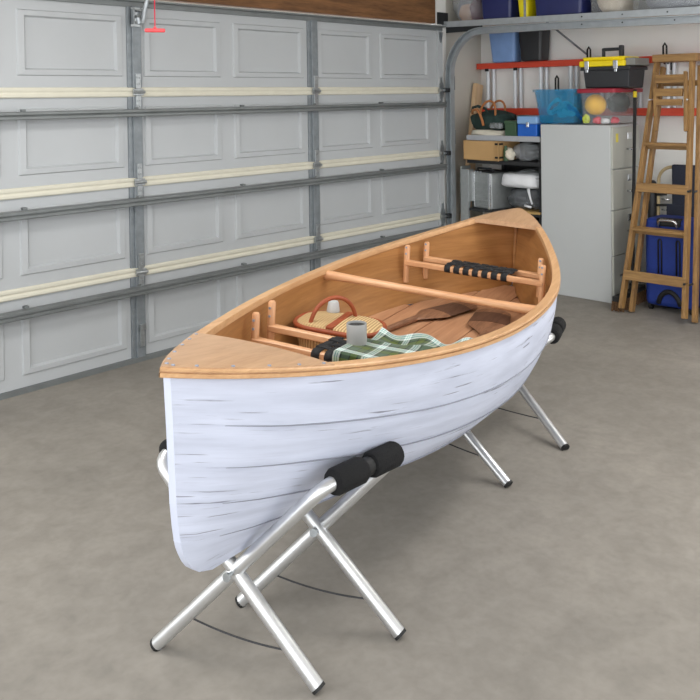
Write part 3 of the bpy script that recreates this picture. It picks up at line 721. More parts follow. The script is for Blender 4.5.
# ------------------------------------------------------------------ broom
br = thing('push_broom', 'push broom with black pole and brown bristles beside the filing cabinet', 'broom', (-.36, -1.60, 0))
b = B(); p0, p1 = Vector((-.285, -1.585, .10)), Vector((-.154, -1.56, 1.58)); add_tube(b, [p0, p1], .0125, 10); part('pole', b, M['rubber'], br, smooth='auto')
q = p0.lerp(p1, .96); b = B(); add_tube(b, [q, q+(p1-p0).normalized()*.045], .0145, 10); part('pole_band', b, M['yellowplastic'], br, 'yellow band', smooth='auto')
dd = Vector((.9, .05, 0)).normalized()
rotb = Matrix.Rotation(math.atan2(dd.y, dd.x), 3, 'Z')
b = B(); add_box(b, (-.37, -1.60, .085), (.50, .055, .04), rotb); part('block', b, M['rubber'], br, bevel=.006)
b = B()
for i in range(34):
    for j in range(4):
        a = -.245+.49*i/33; e = -.022+.044*j/3
        base = Vector((-.37, -1.60, .07))+rotb @ Vector((a, e, 0))
        tip = base+Vector((random.uniform(-.012, .012), -.012+e*.7+random.uniform(-.006, .006), -.07))
        add_tube(b, [base, tip], [.008, .006], 5)
part('bristles', b, M['bristle'], br)
b = B(); add_tube(b, [(-.285, -1.585, .10), (-.285, -1.585, .14)], .022, 10); part('socket', b, M['rubber'], br)

# ------------------------------------------------------------------ wooden stepladder (folded, leaning)
sd = thing('stepladder', 'folded wooden stepladder leaning in front of the blue suitcase', 'stepladder', (-.62, -1.88, 0))
LE = .2
def fx(z, off=0): return -.66+off+LE*z
def rail(b, ya, za, yb, zb, off, wy=.026, wx=.06):
    p, q = Vector((fx(za, off), ya, za)), Vector((fx(zb, off), yb, zb)); d = (q-p)
    X = Vector((0, 1, 0)); Z = d.normalized(); X = (X-Z*X.dot(Z)).normalized(); Y = Z.cross(X)
    rot = Matrix((X, Y, Z)).transposed()
    add_box(b, (p+q)/2, (wy, wx, d.length), rot)
b = B(); rail(b, -1.672, .04, -1.80, 1.775, 0); part('side_rail', b, M['ladderwood'], sd, bevel=.003)
b = B(); rail(b, -2.118, .04, -2.052, 1.775, 0); part('side_rail', b, M['ladderwood'], sd, bevel=.003)
b = B(); rail(b, -1.715, .008, -1.815, 1.74, .075, .026, .05); part('rear_rail', b, M['ladderwood'], sd, bevel=.003)
b = B(); rail(b, -2.160, .008, -2.082, 1.74, .075, .028, .05); part('rear_rail', b, M['ladderwood'], sd, bevel=.003)
b = B(); c = Vector((fx(1.80)+.035, -1.937, 1.80)); add_box(b, c, (.17, .315, .055)); part('top_cap', b, M['laddercross'], sd, bevel=.004)
def wid(z): t_ = (z-.04)/1.735; return -1.672-.128*t_, -2.118+.066*t_
for z, h, dp in ((.275, .068, .024), (.885, .066, .024)):
    a, e = wid(z); b = B(); add_box(b, (fx(z)-.022, (a+e)/2, z), (dp, abs(e-a)+.02, h), Matrix.Rotation(R(11), 3, 'Y')); part('cross_board', b, M['laddercross'], sd, bevel=.003)
for z in (.595, 1.19):
    a, e = wid(z); b = B(); add_box(b, (fx(z)-.0, (a+e)/2, z), (.09, abs(e-a)-.02, .022)); part('step', b, M['laddercross'], sd, bevel=.003)
    b = B(); add_box(b, (fx(z)+.01, (a+e)/2, z-.022), (.02, abs(e-a)-.02, .03)); part('step_cleat', b, M['laddercross'], sd, bevel=.003)
for z in (1.62,):
    a = -1.715-.1*z/1.73; e = -2.16+.078*z/1.73
    b = B(); add_box(b, (fx(z, .075), (a+e)/2, z), (.02, abs(e-a), .04)); part('rear_rung', b, M['laddercross'], sd, bevel=.003)
ys = lambda z: (-1.808-.04*(1.69-z)/.41, -2.028-.03*(1.69-z)/.41)
for k in (0, 1):
    b = B(); rail(b, ys(1.285)[k], 1.285, ys(1.70)[k], 1.70, -.045, .022, .03); part('tray_arm', b, M['ladderwood'], sd, bevel=.002)
for z, h in ((1.65, .062), (1.555, .055), (1.485, .045)):
    b = B(); add_box(b, (fx(z)-.05, -1.92, z), (.02, .20, h), Matrix.Rotation(R(11), 3, 'Y')); part('tray_slat', b, M['laddercross'], sd, bevel=.002)
for z, y in ((1.505, -1.79), (1.505, -2.06)):
    b = B(); add_tube(b, [(fx(z)-.07, y, z), (fx(z)+.02, y, z)], .007, 10); part('rivet', b, M['chrome'], sd, 'bright rivet')
for z, y in ((.27, -1.67), (.27, -2.115), (.27, -2.155), (.88, -2.10), (.88, -2.14)):
    b = B(); add_tube(b, [(fx(z)-.045, y, z), (fx(z)+.0, y, z)], .008, 8); part('bolt', b, M['darkiron'], sd, 'dark bolt')

# ------------------------------------------------------------------ suitcases, chair, pole behind the stepladder
def suitcase(label, y0, y1, x0, x1, h):
    t = thing('suitcase', label, 'suitcase', ((x0+x1)/2, (y0+y1)/2, 0), 'suitcases by the right wall')
    yc = (y0+y1)/2; w = abs(y1-y0)
    b = B(); bx(b, x0, x1, y0, y1, .035, h); part('shell', b, M['bluecase'], t, bevel=.035, seg=4, smooth='auto')
    for s in (-1, 1):
        b = B(); ya = yc+s*w*.18
        add_tube(b, [(x0-.004, ya-.012, .27), (x0-.004, ya-.012, .50), (x0-.004, ya-.006, .515), (x0-.004, ya+.006, .515), (x0-.004, ya+.012, .50), (x0-.004, ya+.012, .27)], .006, 6)
        part('zip', b, M['rubber'], t, 'black zip', smooth=True)
    b = B(); bx(b, x0-.02, x0+.06, yc-.085, yc+.085, h-.05, h+.006); part('handle_mount', b, M['rubber'], t, bevel=.012)
    b = B(); add_tube(b, [(x0-.02, yc-.065, h-.055), (x0-.03, yc-.06, h-.015), (x0-.03, yc-.045, h-.004), (x0-.03, yc+.045, h-.004), (x0-.03, yc+.06, h-.015), (x0-.02, yc+.065, h-.055)], .011, 10)
    part('handle', b, M['chrome'], t, 'chrome carry handle', smooth=True)
    b = B(); pts = [(x0-.006, yc-.08+.16*i/10, .06+.09*math.sin(PI*i/10)**.6) for i in range(11)]; add_tube(b, pts, .018, 8); part('base_handle', b, M['rubber'], t, 'black base handle', smooth=True)
    for y in (y0+.03*(1 if y1 > y0 else -1), y1-.03*(1 if y1 > y0 else -1)):
        b = B(); add_tube(b, [(x0+.04, y-.012, .03), (x0+.04, y+.012, .03)], .03, 14); part('wheel', b, M['rubber'], t)
        b = B(); add_tube(b, [(x1-.04, y-.012, .03), (x1-.04, y+.012, .03)], .03, 14); part('wheel', b, M['rubber'], t)
    return t
suitcase('upright blue suitcase with chrome handle behind the wooden stepladder', -2.10, -1.74, -.42, -.16, .66)
suitcase('blue suitcase at the right edge of the picture beyond the stepladder', -2.60, -2.14, -.40, -.14, .64)
ch = thing('folding_chair', 'folded navy canvas camp chair with tan tube frame behind the blue suitcase', 'chair', (.05, -1.9, 0))
b = B(); pts = [(-.02, -1.665, .02), (-.0, -1.668, .85)]
for i in range(1, 8):
    a = R(90*i/8); pts.append((.0, -1.668-.11*(1-math.cos(a)), .88+.115*math.sin(a)))
pts += [(.0, -1.80, .998), (.0, -2.10, .998)]
for i in range(1, 8):
    a = R(90-90*i/8); pts.append((.0, -2.13-.11*math.cos(a), .88+.115*math.sin(a)))
pts += [(.0, -2.24, .85), (-.02, -2.243, .02)]
add_tube(b, pts, .0125, 10); part('frame', b, M['tantube'], ch, 'tan tube frame', smooth=True)
b = B(); bx(b, -.02, .02, -2.16, -1.775, .55, 1.015); part('backrest', b, M['navyfabric'], ch, bevel=.012)
b = B(); bx(b, -.035, -.02, -2.16, -1.74, .3, .72); part('seat', b, M['navyfabric'], ch, bevel=.008)
for z in (.70, .78):
    b = B(); add_tube(b, [(-.02, -1.66, z), (-.03, -1.74, z+.01)], .01, 8); part('hinge', b, M['rubber'], ch, smooth=True)
    b = B(); add_tube(b, [(-.02, -1.70, z-.03), (-.02, -1.76, z-.03)], .006, 8); part('crossbar', b, M['chrome'], ch, smooth=True)
b = B(); add_lathe(b, [(.03, 0), (.036, .01), (.036, .84), (.03, .87), (.016, .885)], (.02, -1.61, 0), 18)
solo('umbrella_bag', b, M['charcoal'], 'black rolled bag standing between the filing cabinet and the folded chair', 'bag', (.02, -1.61, 0), smooth='auto')

# ------------------------------------------------------------------ canoe
P = [-5.165194421441894, -2.6779955866927496, 0.27320742389231273, 0.06630898670283121, 3.0377907726075164, 0.9273640530680618, 0.7840641641008367, 0.958]
HW = [0, 0.06244775301477639, 0.17748667265852758, 0.3040755374648284, 0.43817084885501645, 0.49375879888077134, 0.4629459027438349, 0.3193014211653461, 0.17665749088710686, 0.04631481951515525, 0]
TK = [0, .03, .1, .2, .35, .5, .65, .8, .9, .97, 1.]
def grad(y, k):
    n = len(y); m = [0]*n
    for i in range(n):
        if i == 0: m[i] = (y[1]-y[0])/(k[1]-k[0])
        elif i == n-1: m[i] = (y[-1]-y[-2])/(k[-1]-k[-2])
        else:
            h1 = k[i]-k[i-1]; h2 = k[i+1]-k[i]
            m[i] = (h1*h1*y[i+1]-h2*h2*y[i-1]+(h2*h2-h1*h1)*y[i])/(h1*h2*(h1+h2))
    return m
GM = grad(HW, TK)
def herm(t, k, y, m):
    i = 0
    while i < len(k)-2 and t > k[i+1]: i += 1
    h = k[i+1]-k[i]; s = (t-k[i])/h
    return (2*s**3-3*s**2+1)*y[i]+(s**3-2*s**2+s)*h*m[i]+(-2*s**3+3*s**2)*y[i+1]+(s**3-s**2)*h*m[i+1]
TE, TB = .970, .930
def W(t):
    if t >= TE: return 0
    w_ = max(0, herm(min(max(t, 0), 1), TK, HW, GM))
    return w_ if t < TB else w_*math.sqrt(1-((t-TB)/(TE-TB))**2)
def Gn(t): return P[5]*(1-t)*(1-2*t)+P[6]*4*t*(1-t)+P[7]*t*(2*t-1)
LEN = P[4]
ca, sa = math.cos(P[2]), math.sin(P[2]); chh, shh = math.cos(P[3]), math.sin(P[3])
Aax = Vector((ca, sa, 0)); V0 = Vector((sa, -ca, 0))
Vax = V0*chh-Vector((0, 0, 1))*shh; Wax = V0*shh+Vector((0, 0, 1))*chh
O0 = Vector((P[0], P[1], .75))-Wax*.75
# canoe frame: x = along the keel, y = to the far side, z = up;  C3(u,v,w): v>0 is the near side
CF = Matrix(((Aax.x, -Vax.x, Wax.x, O0.x), (Aax.y, -Vax.y, Wax.y, O0.y), (Aax.z, -Vax.z, Wax.z, O0.z), (0, 0, 0, 1)))
def c3(u, v, w): return Vector((u, -v, w))
def lerp_tab(x, xs, ys):
    if x <= xs[0]: return ys[0]
    for i in range(len(xs)-1):
        if x <= xs[i+1]: return ys[i]+(ys[i+1]-ys[i])*(x-xs[i])/(xs[i+1]-xs[i])
    return ys[-1]
STW = [.325, .333, .34, .372, .41, .457, .514, .581, .762, .895, 1.0]
STU = [.245, .215, .188, .145, .116, .093, .079, .067, .046, .028, .02]
KT = [0, .08, .16, .3, .5, .7, .84, .93, 1]
KW = [.330, .305, .292, .272, .265, .272, .30, .325, .36]
def Kw(t): return lerp_tab(t, KT, KW)
HB = [1, .79, .60, .43, .25, 0]; HM = [1, .66, .42, .205, .06, 0]
FB = [1, .82, .64, .46, .27, 0]; FM = [1, .965, .86, .64, .34, 0]
def mid(t): return max(0, math.sin(PI*min(max(t, 0), 1)))**1.0
NS = 6
def hull_rows(side):
    rows = []
    for k in range(5):
        for j in range(NS+1):
            q = j/NS; row = []
            for i in range(73):
                t = i/72; t = t+.0*t; m = mid(t)
                h0 = HB[k]+(HM[k]-HB[k])*m; h1 = HB[k+1]+(HM[k+1]-HB[k+1])*m
                f0 = FB[k]+(FM[k]-FB[k])*m; f1 = FB[k+1]+(FM[k+1]-FB[k+1])*m
                h = h0+(h1-h0)*q; f = f0+(f1-f0)*q
                bul = math.sin(PI*q)*.02*m
                f += bul
                K = Kw(t);                 w0 = KW[0]+(Gn(0)-.018-KW[0])*(HB[k]+(HB[k+1]-HB[k])*q)
                ub = lerp_tab(w0, STW, STU); us = LEN*TE-lerp_tab(w0, STW, [x*.75 for x in STU])-.0
                # spread stations to follow gunwale stations amidships
                u = ub+(us-ub)*t; top = Gn(u/LEN)-.018; w = K+(top-K)*h
                fade = min(1, t*9, (1-t)*9)
                v = (W(u/LEN)-.010)*f+.012*(1-fade)
                v = min(v, .011+.52*(u-ub), .011+1.0*(us-u)); v = max(v, .011)
                lap = .011*q*fade if k < 4 else 0
                row.append(c3(u, side*(v+lap), w-.0*lap))
            rows.append(row)
        if k < 4:      # shadow groove under the lap
            last = rows[-1]
            rows.append([p+Vector((0, side*.016*min(1, i/8, (72-i)/8) if abs(p.y) > .03 else 0, 0)) for i, p in enumerate(last)])
            rows.append([p+Vector((0, 0, -.004)) for p in rows[-1]])
    return rows
canoe = thing('canoe', 'white painted lapstrake wooden canoe with pale ash gunwales resting on aluminium stands', 'canoe', CF)
b = B(); rn, rf = hull_rows(1), hull_rows(-1)
uvl = b.loops.layers.uv.new('UVMap'); uvd = {}
for rows_, sg in ((rn, 0), (rf, 31.7)):
    g_ = add_grid(b, rows_)
    for a, row in enumerate(g_):
        k_ = min(a//(NS+3), 4); q_ = (a-k_*(NS+3))/NS
        for c, v in enumerate(row): uvd[v] = (c/72*3.0+k_*7.3+sg, (k_+min(q_, 1))*.115)
for f in b.faces:
    for l in f.loops: l[uvl].uv = uvd[l.vert]
# close stems
for e in (0, -1):
    a = [b.verts.new(r[e]) for r in rn]; c = [b.verts.new(r[e]) for r in rf]
    for i in range(len(a)-1):
        try: b.faces.new((a[i], a[i+1], c[i+1], c[i]))
        except ValueError: pass
HULLN = [[tuple(p) for p in r] for r in rn]
hull = part('hull', b, M['paint'], canoe, 'weathered white painted hull of lapped planks', space=CF, smooth='auto')
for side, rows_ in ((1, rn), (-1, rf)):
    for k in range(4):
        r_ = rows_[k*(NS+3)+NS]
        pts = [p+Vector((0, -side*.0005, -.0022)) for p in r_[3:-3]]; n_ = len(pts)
        b = B(); add_tube(b, pts, [.0005+.0017*min(1, i/7, (n_-1-i)/7) for i in range(n_)], 6); part('lap_shade_line', b, M['lap_shade'], hull, 'grey strip painted as the shade line under a plank lap', space=CF, smooth=True)  # thin grey strip stands in for the shade below each lap
# lining
def Win(t): return max(0, W(t)-.024)
def hull_v(u, w):
    best = []
    for r in HULLN:
        for i in range(72):
            if r[i][0] <= u <= r[i+1][0]:
                f = (u-r[i][0])/(r[i+1][0]-r[i][0]); best.append((r[i][2]+(r[i+1][2]-r[i][2])*f, -(r[i][1]+(r[i+1][1]-r[i][1])*f))); break
    if not best: return .011
    best.sort()
    if w <= best[0][0]: return best[0][1]
    for (a, va_), (c, vc_) in zip(best, best[1:]):
        if w <= c: return va_+(vc_-va_)*(w-a)/max(c-a, 1e-6)
    return best[-1][1]
FLW = .530
def lining(side):
    rows = []
    for j in range(11):
        q = j/10; row = []
        for i in range(61):
            t = .035+(.957-.035)*(1-(1-i/60)**1.5)
            top = Gn(t)-.02; w = top+(FLW-top)*q
            fl = .80
            wi = Win(t)*(1-(1-fl)*(q**2.2)); wi = max(.002, min(wi, hull_v(t*LEN, w)-.020))
            row.append(c3(t*LEN, side*wi, w))
        rows.append(row)
    return rows
b = B(); l1, l2 = lining(1), lining(-1); add_grid(b, l1); add_grid(b, l2); add_grid(b, [[r[-1] for r in l1], [r[-1] for r in l2]]); part('inner_lining', b, M['lining'], canoe, 'honey coloured inner planking', space=CF, smooth=True)
b = B()
FLC = {}
def flv(t):
    if t not in FLC: FLC[t] = max(.002, min(Win(t)*.80, hull_v(t*LEN, FLW)-.020))
    return FLC[t]
ns = 60
edges = [(-1.2, -.285), (-.28, -.098), (-.093, .093), (.098, .28), (.285, 1.2)]
for lo, hi in edges:
    prev = None
    for i in range(ns+1):
        t = .045+(.935-.045)*i/ns; L = flv(t)-.001
        a, c = max(lo, -L), min(hi, L)
        if c-a > .004:
            cur = [b.verts.new(c3(t*LEN, a, FLW+.006)), b.verts.new(c3(t*LEN, c, FLW+.006)), b.verts.new(c3(t*LEN, a, FLW-.006)), b.verts.new(c3(t*LEN, c, FLW-.006))]
            if prev:
                b.faces.new((prev[0], prev[1], cur[1], cur[0])); b.faces.new((prev[2], prev[3], cur[3], cur[2]))
                b.faces.new((prev[0], prev[2], cur[2], cur[0])); b.faces.new((prev[1], prev[3], cur[3], cur[1]))
            prev = cur
        else: prev = None
part('floorboards', b, M['floorwood'], canoe, 'flat cedar floorboards', space=CF)
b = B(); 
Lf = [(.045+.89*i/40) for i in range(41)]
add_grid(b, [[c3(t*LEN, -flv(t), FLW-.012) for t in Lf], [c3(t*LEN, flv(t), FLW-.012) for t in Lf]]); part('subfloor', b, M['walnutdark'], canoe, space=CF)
# gunwale rim: outwale + inwale swept round both sides
def tip(t):   # rounded tips
    return W(t)
def rimpath(side, d, n=90, t0=0., t1=1.):
    pts = []
    for i in range(n+1):
        s = i/n; s = .5-.5*math.cos(PI*s)
        t = t0+(t1-t0)*s
        pts.append((t, side*max(W(t)-d, 0)))
    return pts
def rim(side):
    b = B(); n = 110; rings = []
    for i in range(n+1):
        s = i/n; t = TE*(.5-.5*math.cos(PI*s))
        g = Gn(t); w_ = W(t)
        e0, e1 = max(t-.002, 0), min(t+.002, TE); sl_ = (W(e1)-W(e0))/((e1-e0)*LEN)
        nn = Vector((-sl_, 1)).normalized()      # outward normal in (u,v)
        u0 = t*LEN
        prof = [(0, -.024), (.002, -.022), (.002, -.0125), (-.005, -.0115), (-.005, -.009), (.001, -.008), (.001, -.003), (-.002, 0), (-.032, 0), (-.034, -.003), (-.034, -.022), (-.032, -.024)]
        ring = []
        for d, z in prof:
            uu, vv = u0+nn.x*d, w_+nn.y*d
            if vv < 0: vv = 0.0
            ring.append(b.verts.new(c3(uu, side*vv, g+z)))
        rings.append(ring)
    for a, c in zip(rings, rings[1:]):
        for k in range(12):
            try: b.faces.new((a[k], a[(k+1) % 12], c[(k+1) % 12], c[k]))
            except ValueError: pass
    return b
for s in (1, -1): part('gunwale', rim(s), M['rim'], canoe, 'pale ash gunwale on the ' + ('near' if s > 0 else 'far') + ' side', space=CF, smooth='auto')
def deck(t0, t1, cross_u):
    b = B(); n = 40; top = []; bot = []
    for i in range(n+1):
        s = i/n
        t = t0+(t1-t0)*(1-math.cos(PI/2*s)) if t0 < t1 else t0-(t0-t1)*(1-math.cos(PI/2*s))
        w_ = max(W(t)-.004, 0.0005)
        row, rw = [], []
        for j in range(9):
            v = -w_+2*w_*j/8
            z = Gn(t)+.003+.010*(1-(v/max(w_, .01))**2)*min(1, w_*6)
            row.append(c3(t*LEN, v, z)); rw.append(c3(t*LEN, v, Gn(t)-.012))
        top.append(row); bot.append(rw)
    add_grid(b, top); add_grid(b, [r[::-1] for r in bot])
    for rows_ in ((top[-1], bot[-1]), ([r[0] for r in top], [r[0] for r in bot]), ([r[-1] for r in top], [r[-1] for r in bot])):
        add_grid(b, rows_)
    return b
part('bow_deck', deck(.002, .435/LEN, 0), M['deck'], canoe, 'triangular ash deck nearest the camera', space=CF, smooth='auto')
part('stern_deck', deck(TE-.001, 2.69/LEN, 0), M['deck'], canoe, 'triangular ash deck at the far end', space=CF, smooth='auto')
def screw(t, side, inset=.016):
    b = B(); w_ = max(W(t)-inset, 0); 
    z = Gn(t)+.003+.010*(1-(w_/max(W(t)-.004, .01))**2)*min(1, W(t)*6)
    add_lathe(b, [(.0052, 0), (.0052, .0022), (.003, .003)], c3(t*LEN, side*w_, z-.0004), 10)
    part('screw', b, M['screw'], canoe, space=CF)
for side in (1, -1):
    for t in (.012, .028, .055, .085, .112, .136): screw(t, side)
# inner stem post at the far end
b = B(); add_box(b, c3(.957*LEN-.008, 0, .70), (.014, .016, .33)); part('inner_stem', b, M['lining'], canoe, space=CF, bevel=.004)
# thwart
b = B(); u0 = 1.65; wz = .768
rows = []
for i in range(25):
    q = -1+2*i/24; v = q*(W(u0/LEN)-.018); r_ = .0150+.006*abs(q)**3
    rows.append([c3(u0+r_*1.05*math.cos(2*PI*k/14), v, wz-.012+r_*math.sin(2*PI*k/14)) for k in range(14)])
V = add_grid(b, rows, closed=True); b.faces.new(V[0]); b.faces.new(V[-1][::-1])
part('thwart', b, M['ash'], canoe, 'pale ash thwart across the middle', space=CF, smooth='auto')
# seats
def seat(us, wbar, vL, vR, web, ptop, pbot, label):
    root = None
    b = B()
    def bar(u, l, r):
        b = B(); rows = []
        for i in range(17):
            q = i/16; v = l+(r-l)*q
            e = abs(2*q-1); k = .013+.006*max(0, (e-.82)/.18)**.8
            rows.append([c3(u+a*k, v, wbar+c*.0125) for a, c in ((-1, -.7), (-.7, -1), (.7, -1), (1, -.7), (1, .7), (.7, 1), (-.7, 1), (-1, .7))])
        V = add_grid(b, rows, closed=True); b.faces.new(V[0]); b.faces.new(V[-1][::-1]); return b
    seat_o = part('seat', bar(us[0], vL[0], vR[0]), M['ash'], canoe, label, space=CF, smooth='auto')
    part('seat_bar', bar(us[1], vL[1], vR[1]), M['ash'], seat_o, space=CF, smooth='auto')
    for u, l, r in ((us[0], vL[0], vR[0]), (us[1], vL[1], vR[1])):
        for v in (l+.004, r-.004):
            b = B(); add_tube(b, [c3(u-.002, v, pbot), c3(u, v, (ptop if v < 0 or u > 2 else wbar+.016)-.006), c3(u, v, ptop if v < 0 or u > 2 else wbar+.016)], [.014, .014, .010], 12); part('hanger_post', b, M['ashpost'], seat_o, space=CF, smooth='auto')
            b = B()
            for z in ((wbar, wbar+.045, wbar+.075) if v < 0 or u > 2 else (wbar,)): add_tube(b, [c3(u-.013, v, z), c3(u-.0165, v, z)], .005, 8)
            part('post_bolt', b, M['screw'], seat_o, 'steel bolts', space=CF)
    # webbing: straps along u wrapped round both bars, and two cross straps woven through
    va, vb, n = web; dv = (vb-va)/n
    ua, ub = us
    for i in range(n):
        v0 = va+dv*(i+.06); v1 = v0+dv*.62
        pr = []
        rr = .0165
        for k in range(7):
            a = R(-90+180*k/6); pr.append((ub+rr*math.cos(a), wbar+rr*math.sin(a)))
        for k in range(7):
            a = R(90+180*k/6); pr.append((ua+rr*math.cos(a), wbar+rr*math.sin(a)))
        b = B()
        lo = [b.verts.new(c3(u, v0, w)) for u, w in pr]; hi = [b.verts.new(c3(u, v1, w)) for u, w in pr]
        for k in range(len(pr)): b.faces.new((lo[k], lo[(k+1) % len(pr)], hi[(k+1) % len(pr)], hi[k]))
        part('webbing_strap', b, M['black_web'], seat_o, 'black webbing strap', space=CF, solid=.003, smooth='auto')
    m_ = 3; du = (ub-ua-.03)/m_
    for j in range(m_):
        b = B(); u0_ = ua+.02+du*(j+.0); rows = []
        N = n*4
        for i in range(N+1):
            v = va-.0+(vb-va)*i/N
            z = wbar+.0175+.0025*math.cos(PI*(i/4-.35)+PI*j)
            rows.append([c3(u0_, v, z), c3(u0_+du*.8, v, z)])
        add_grid(b, rows); part('webbing_strap', b, M['black_web'], seat_o, 'black webbing strap', space=CF, solid=.003, smooth=True)
    return seat_o
def vin(u, d=.05): return W(u/LEN)-d
seat((.905, 1.065), .689, (-.335, -.372), (.335, .372), (-.10, .30, 8), .788, .588, 'bow seat of two ash bars with black webbing')
seat((2.21, 2.345), .728, (-.335, -.29), (.335, .29), (-.135, .185, 7), .812, .632, 'stern seat of two ash bars with black webbing')

# ------------------------------------------------------------------ folding canoe stands
def bezier(p0, p1, p2, n=6):
    return [(p0*(1-s)**2+p1*2*s*(1-s)+p2*s*s) for s in [i/n for i in range(n+1)]]
def uframe(f1, t1, t2, f2, r=.0195):
    """feet f1,f2; bend points t1,t2 joined by the top bar"""
    f1, t1, t2, f2 = map(Vector, (f1, t1, t2, f2))
    bl = .055
    e = (t2-t1).normalized()
    pts = [f1]+bezier(t1-(t1-f1).normalized()*bl, t1, t1+e*bl)+bezier(t2-e*bl, t2, t2+(f2-t2).normalized()*bl)+[f2]
    b = B(); add_tube(b, pts, r, 16); return b
def capsule(b, p, q, r, n=16):
    p, q = Vector(p), Vector(q); d = (q-p); L = d.length; d.normalize()
    pr = [(r*.62, 0), (r*.9, .006), (r, .016), (r, L-.016), (r*.9, L-.006), (r*.62, L)]
    rot = d.to_track_quat('Z', 'Y').to_matrix()
    add_lathe(b, pr, p, n, rot)
def stand(label, A, Bf, C, D, tA, tB, tC, tD, kmid):
    """A,C feet of the frame that rises to the near side, Bf,D of the one that rises to the far side"""
    A, Bf, C, D, tA, tB, tC, tD = map(Vector, (A, Bf, C, D, tA, tB, tC, tD))
    ctr = (A+Bf+C+D)/4
    st = thing('canoe_stand', label, 'stand', (ctr.x, ctr.y, 0), 'folding stands under the canoe')
    for f in (A, Bf, C, D): f.z = .012
    ends = []
    for nm, (a, ta, tc, c) in (('near', (A, tA, tC, C)), ('far', (Bf, tB, tD, D))):
        fr = part('leg_frame', uframe(a, ta, tc, c), M['alu'], st, smooth='auto')
        e = (tc-ta).normalized(); Lb = (tc-ta).length
        m = (ta+tc)/2
        h = Lb/2-.03
        for s in (-1, 1):
            b = B(); capsule(b, m+e*(s*.014), m+e*(s*h), .0375); part('foam_pad', b, M['foam'], fr, 'black foam pad', smooth='auto')
        b = B(); add_tube(b, [m-e*.03, m+e*.03], .026, 14); part('strap_collar', b, M['rubber'], fr, 'black strap collar', smooth='auto')
        for f, t in ((a, ta), (c, tc)):
            d = (t-f).normalized(); b = B(); add_tube(b, [f-d*.006, f+d*.0025], .0198, 16); part('foot_cap', b, M['rubber'], fr, 'black rubber foot cap', smooth='auto')
    # pivots, one bolt where each pair of legs crosses
    for f1, t1, f2, t2 in ((A, tA, Bf, tB), (C, tC, D, tD)):
        d1 = t1-f1; d2 = t2-f2; w0 = f1-f2
        a_, b_, c_, d_, e_ = d1.dot(d1), d1.dot(d2), d2.dot(d2), d1.dot(w0), d2.dot(w0)
        den = a_*c_-b_*b_; s_ = (b_*e_-c_*d_)/den; tt = (a_*e_-b_*d_)/den
        p = f1+d1*s_; q = f2+d2*tt; m = (p+q)/2; n = d1.cross(d2).normalized()
        if n.dot(Vector((-1, -1, 0))) < 0: n = -n
        b = B(); add_tube(b, [m+n*.045, m-n*.045], .006, 10); add_tube(b, [m+n*.049, m+n*.042], .012, 12); add_tube(b, [m-n*.049, m-n*.042], .012, 12); part('pivot_bolt', b, M['zinc'], st, 'steel pivot bolt', smooth='auto')
    # cords
    for f1, t1, f2, t2 in ((A, tA, Bf, tB), (C, tC, D, tD)):
        k1, k2 = .25, .25
        p, q = f1.lerp(t1, .19), f2.lerp(t2, .145); pts = []
        for i in range(15):
            s_ = i/14; pts.append(p.lerp(q, s_)-Vector((0, 0, .013*4*s_*(1-s_))))
        b = B(); add_tube(b, pts, .0026, 6); part('spreader_cord', b, M['cord'], st, 'thin dark spreader cord', smooth=True)
    # sling under the hull
    m1, m2 = (tA+tC)/2, (tB+tD)/2
    prof = []
    for w_ in (.50, .47, .44, .41, .385, .36, .34): prof.append((hull_v(kmid, w_)+.010, w_))
    kl = min(-0+r[i][2] for r in HULLN for i in range(73) if abs(r[i][0]-kmid) < .05)-.012
    loc = [CF.inverted() @ m1] + [c3(kmid, v_, min(w_, 9)) for v_, w_ in prof if w_ > kl+.02] + [c3(kmid, 0, kl)] + [c3(kmid, -v_, w_) for v_, w_ in prof[::-1] if w_ > kl+.02] + [CF.inverted() @ m2]
    b = B(); rows = []
    for p in loc: rows.append([CF @ (p-Vector((.03, 0, 0))), CF @ (p+Vector((.03, 0, 0)))])
    add_grid(b, rows); part('sling', b, M['black_web'], st, 'black webbing sling under the hull', solid=.004, smooth=True)
    return st
# near stand
z0 = 0
stand('aluminium folding canoe stand under the near bow end', (-4.943, -2.326, 0), (-4.761, -2.792, 0), (-4.652, -2.345, 0), (-4.448, -2.809, 0),
      (-4.715, -2.780, .520), (-4.905, -2.285, .515), (-4.362, -2.755, .500), (-4.60, -2.25, .54), 0.58)
stand('aluminium folding canoe stand under the far stern end', (-3.48, -1.80, 0), (-3.441, -2.526, 0), (-2.99, -1.66, 0), (-2.978, -2.52, 0),
      CF @ c3(2.27, .368, .472), (-3.38, -1.80, .50), CF @ c3(2.615, .325, .452), (-2.62, -1.62, .52), 2.3)

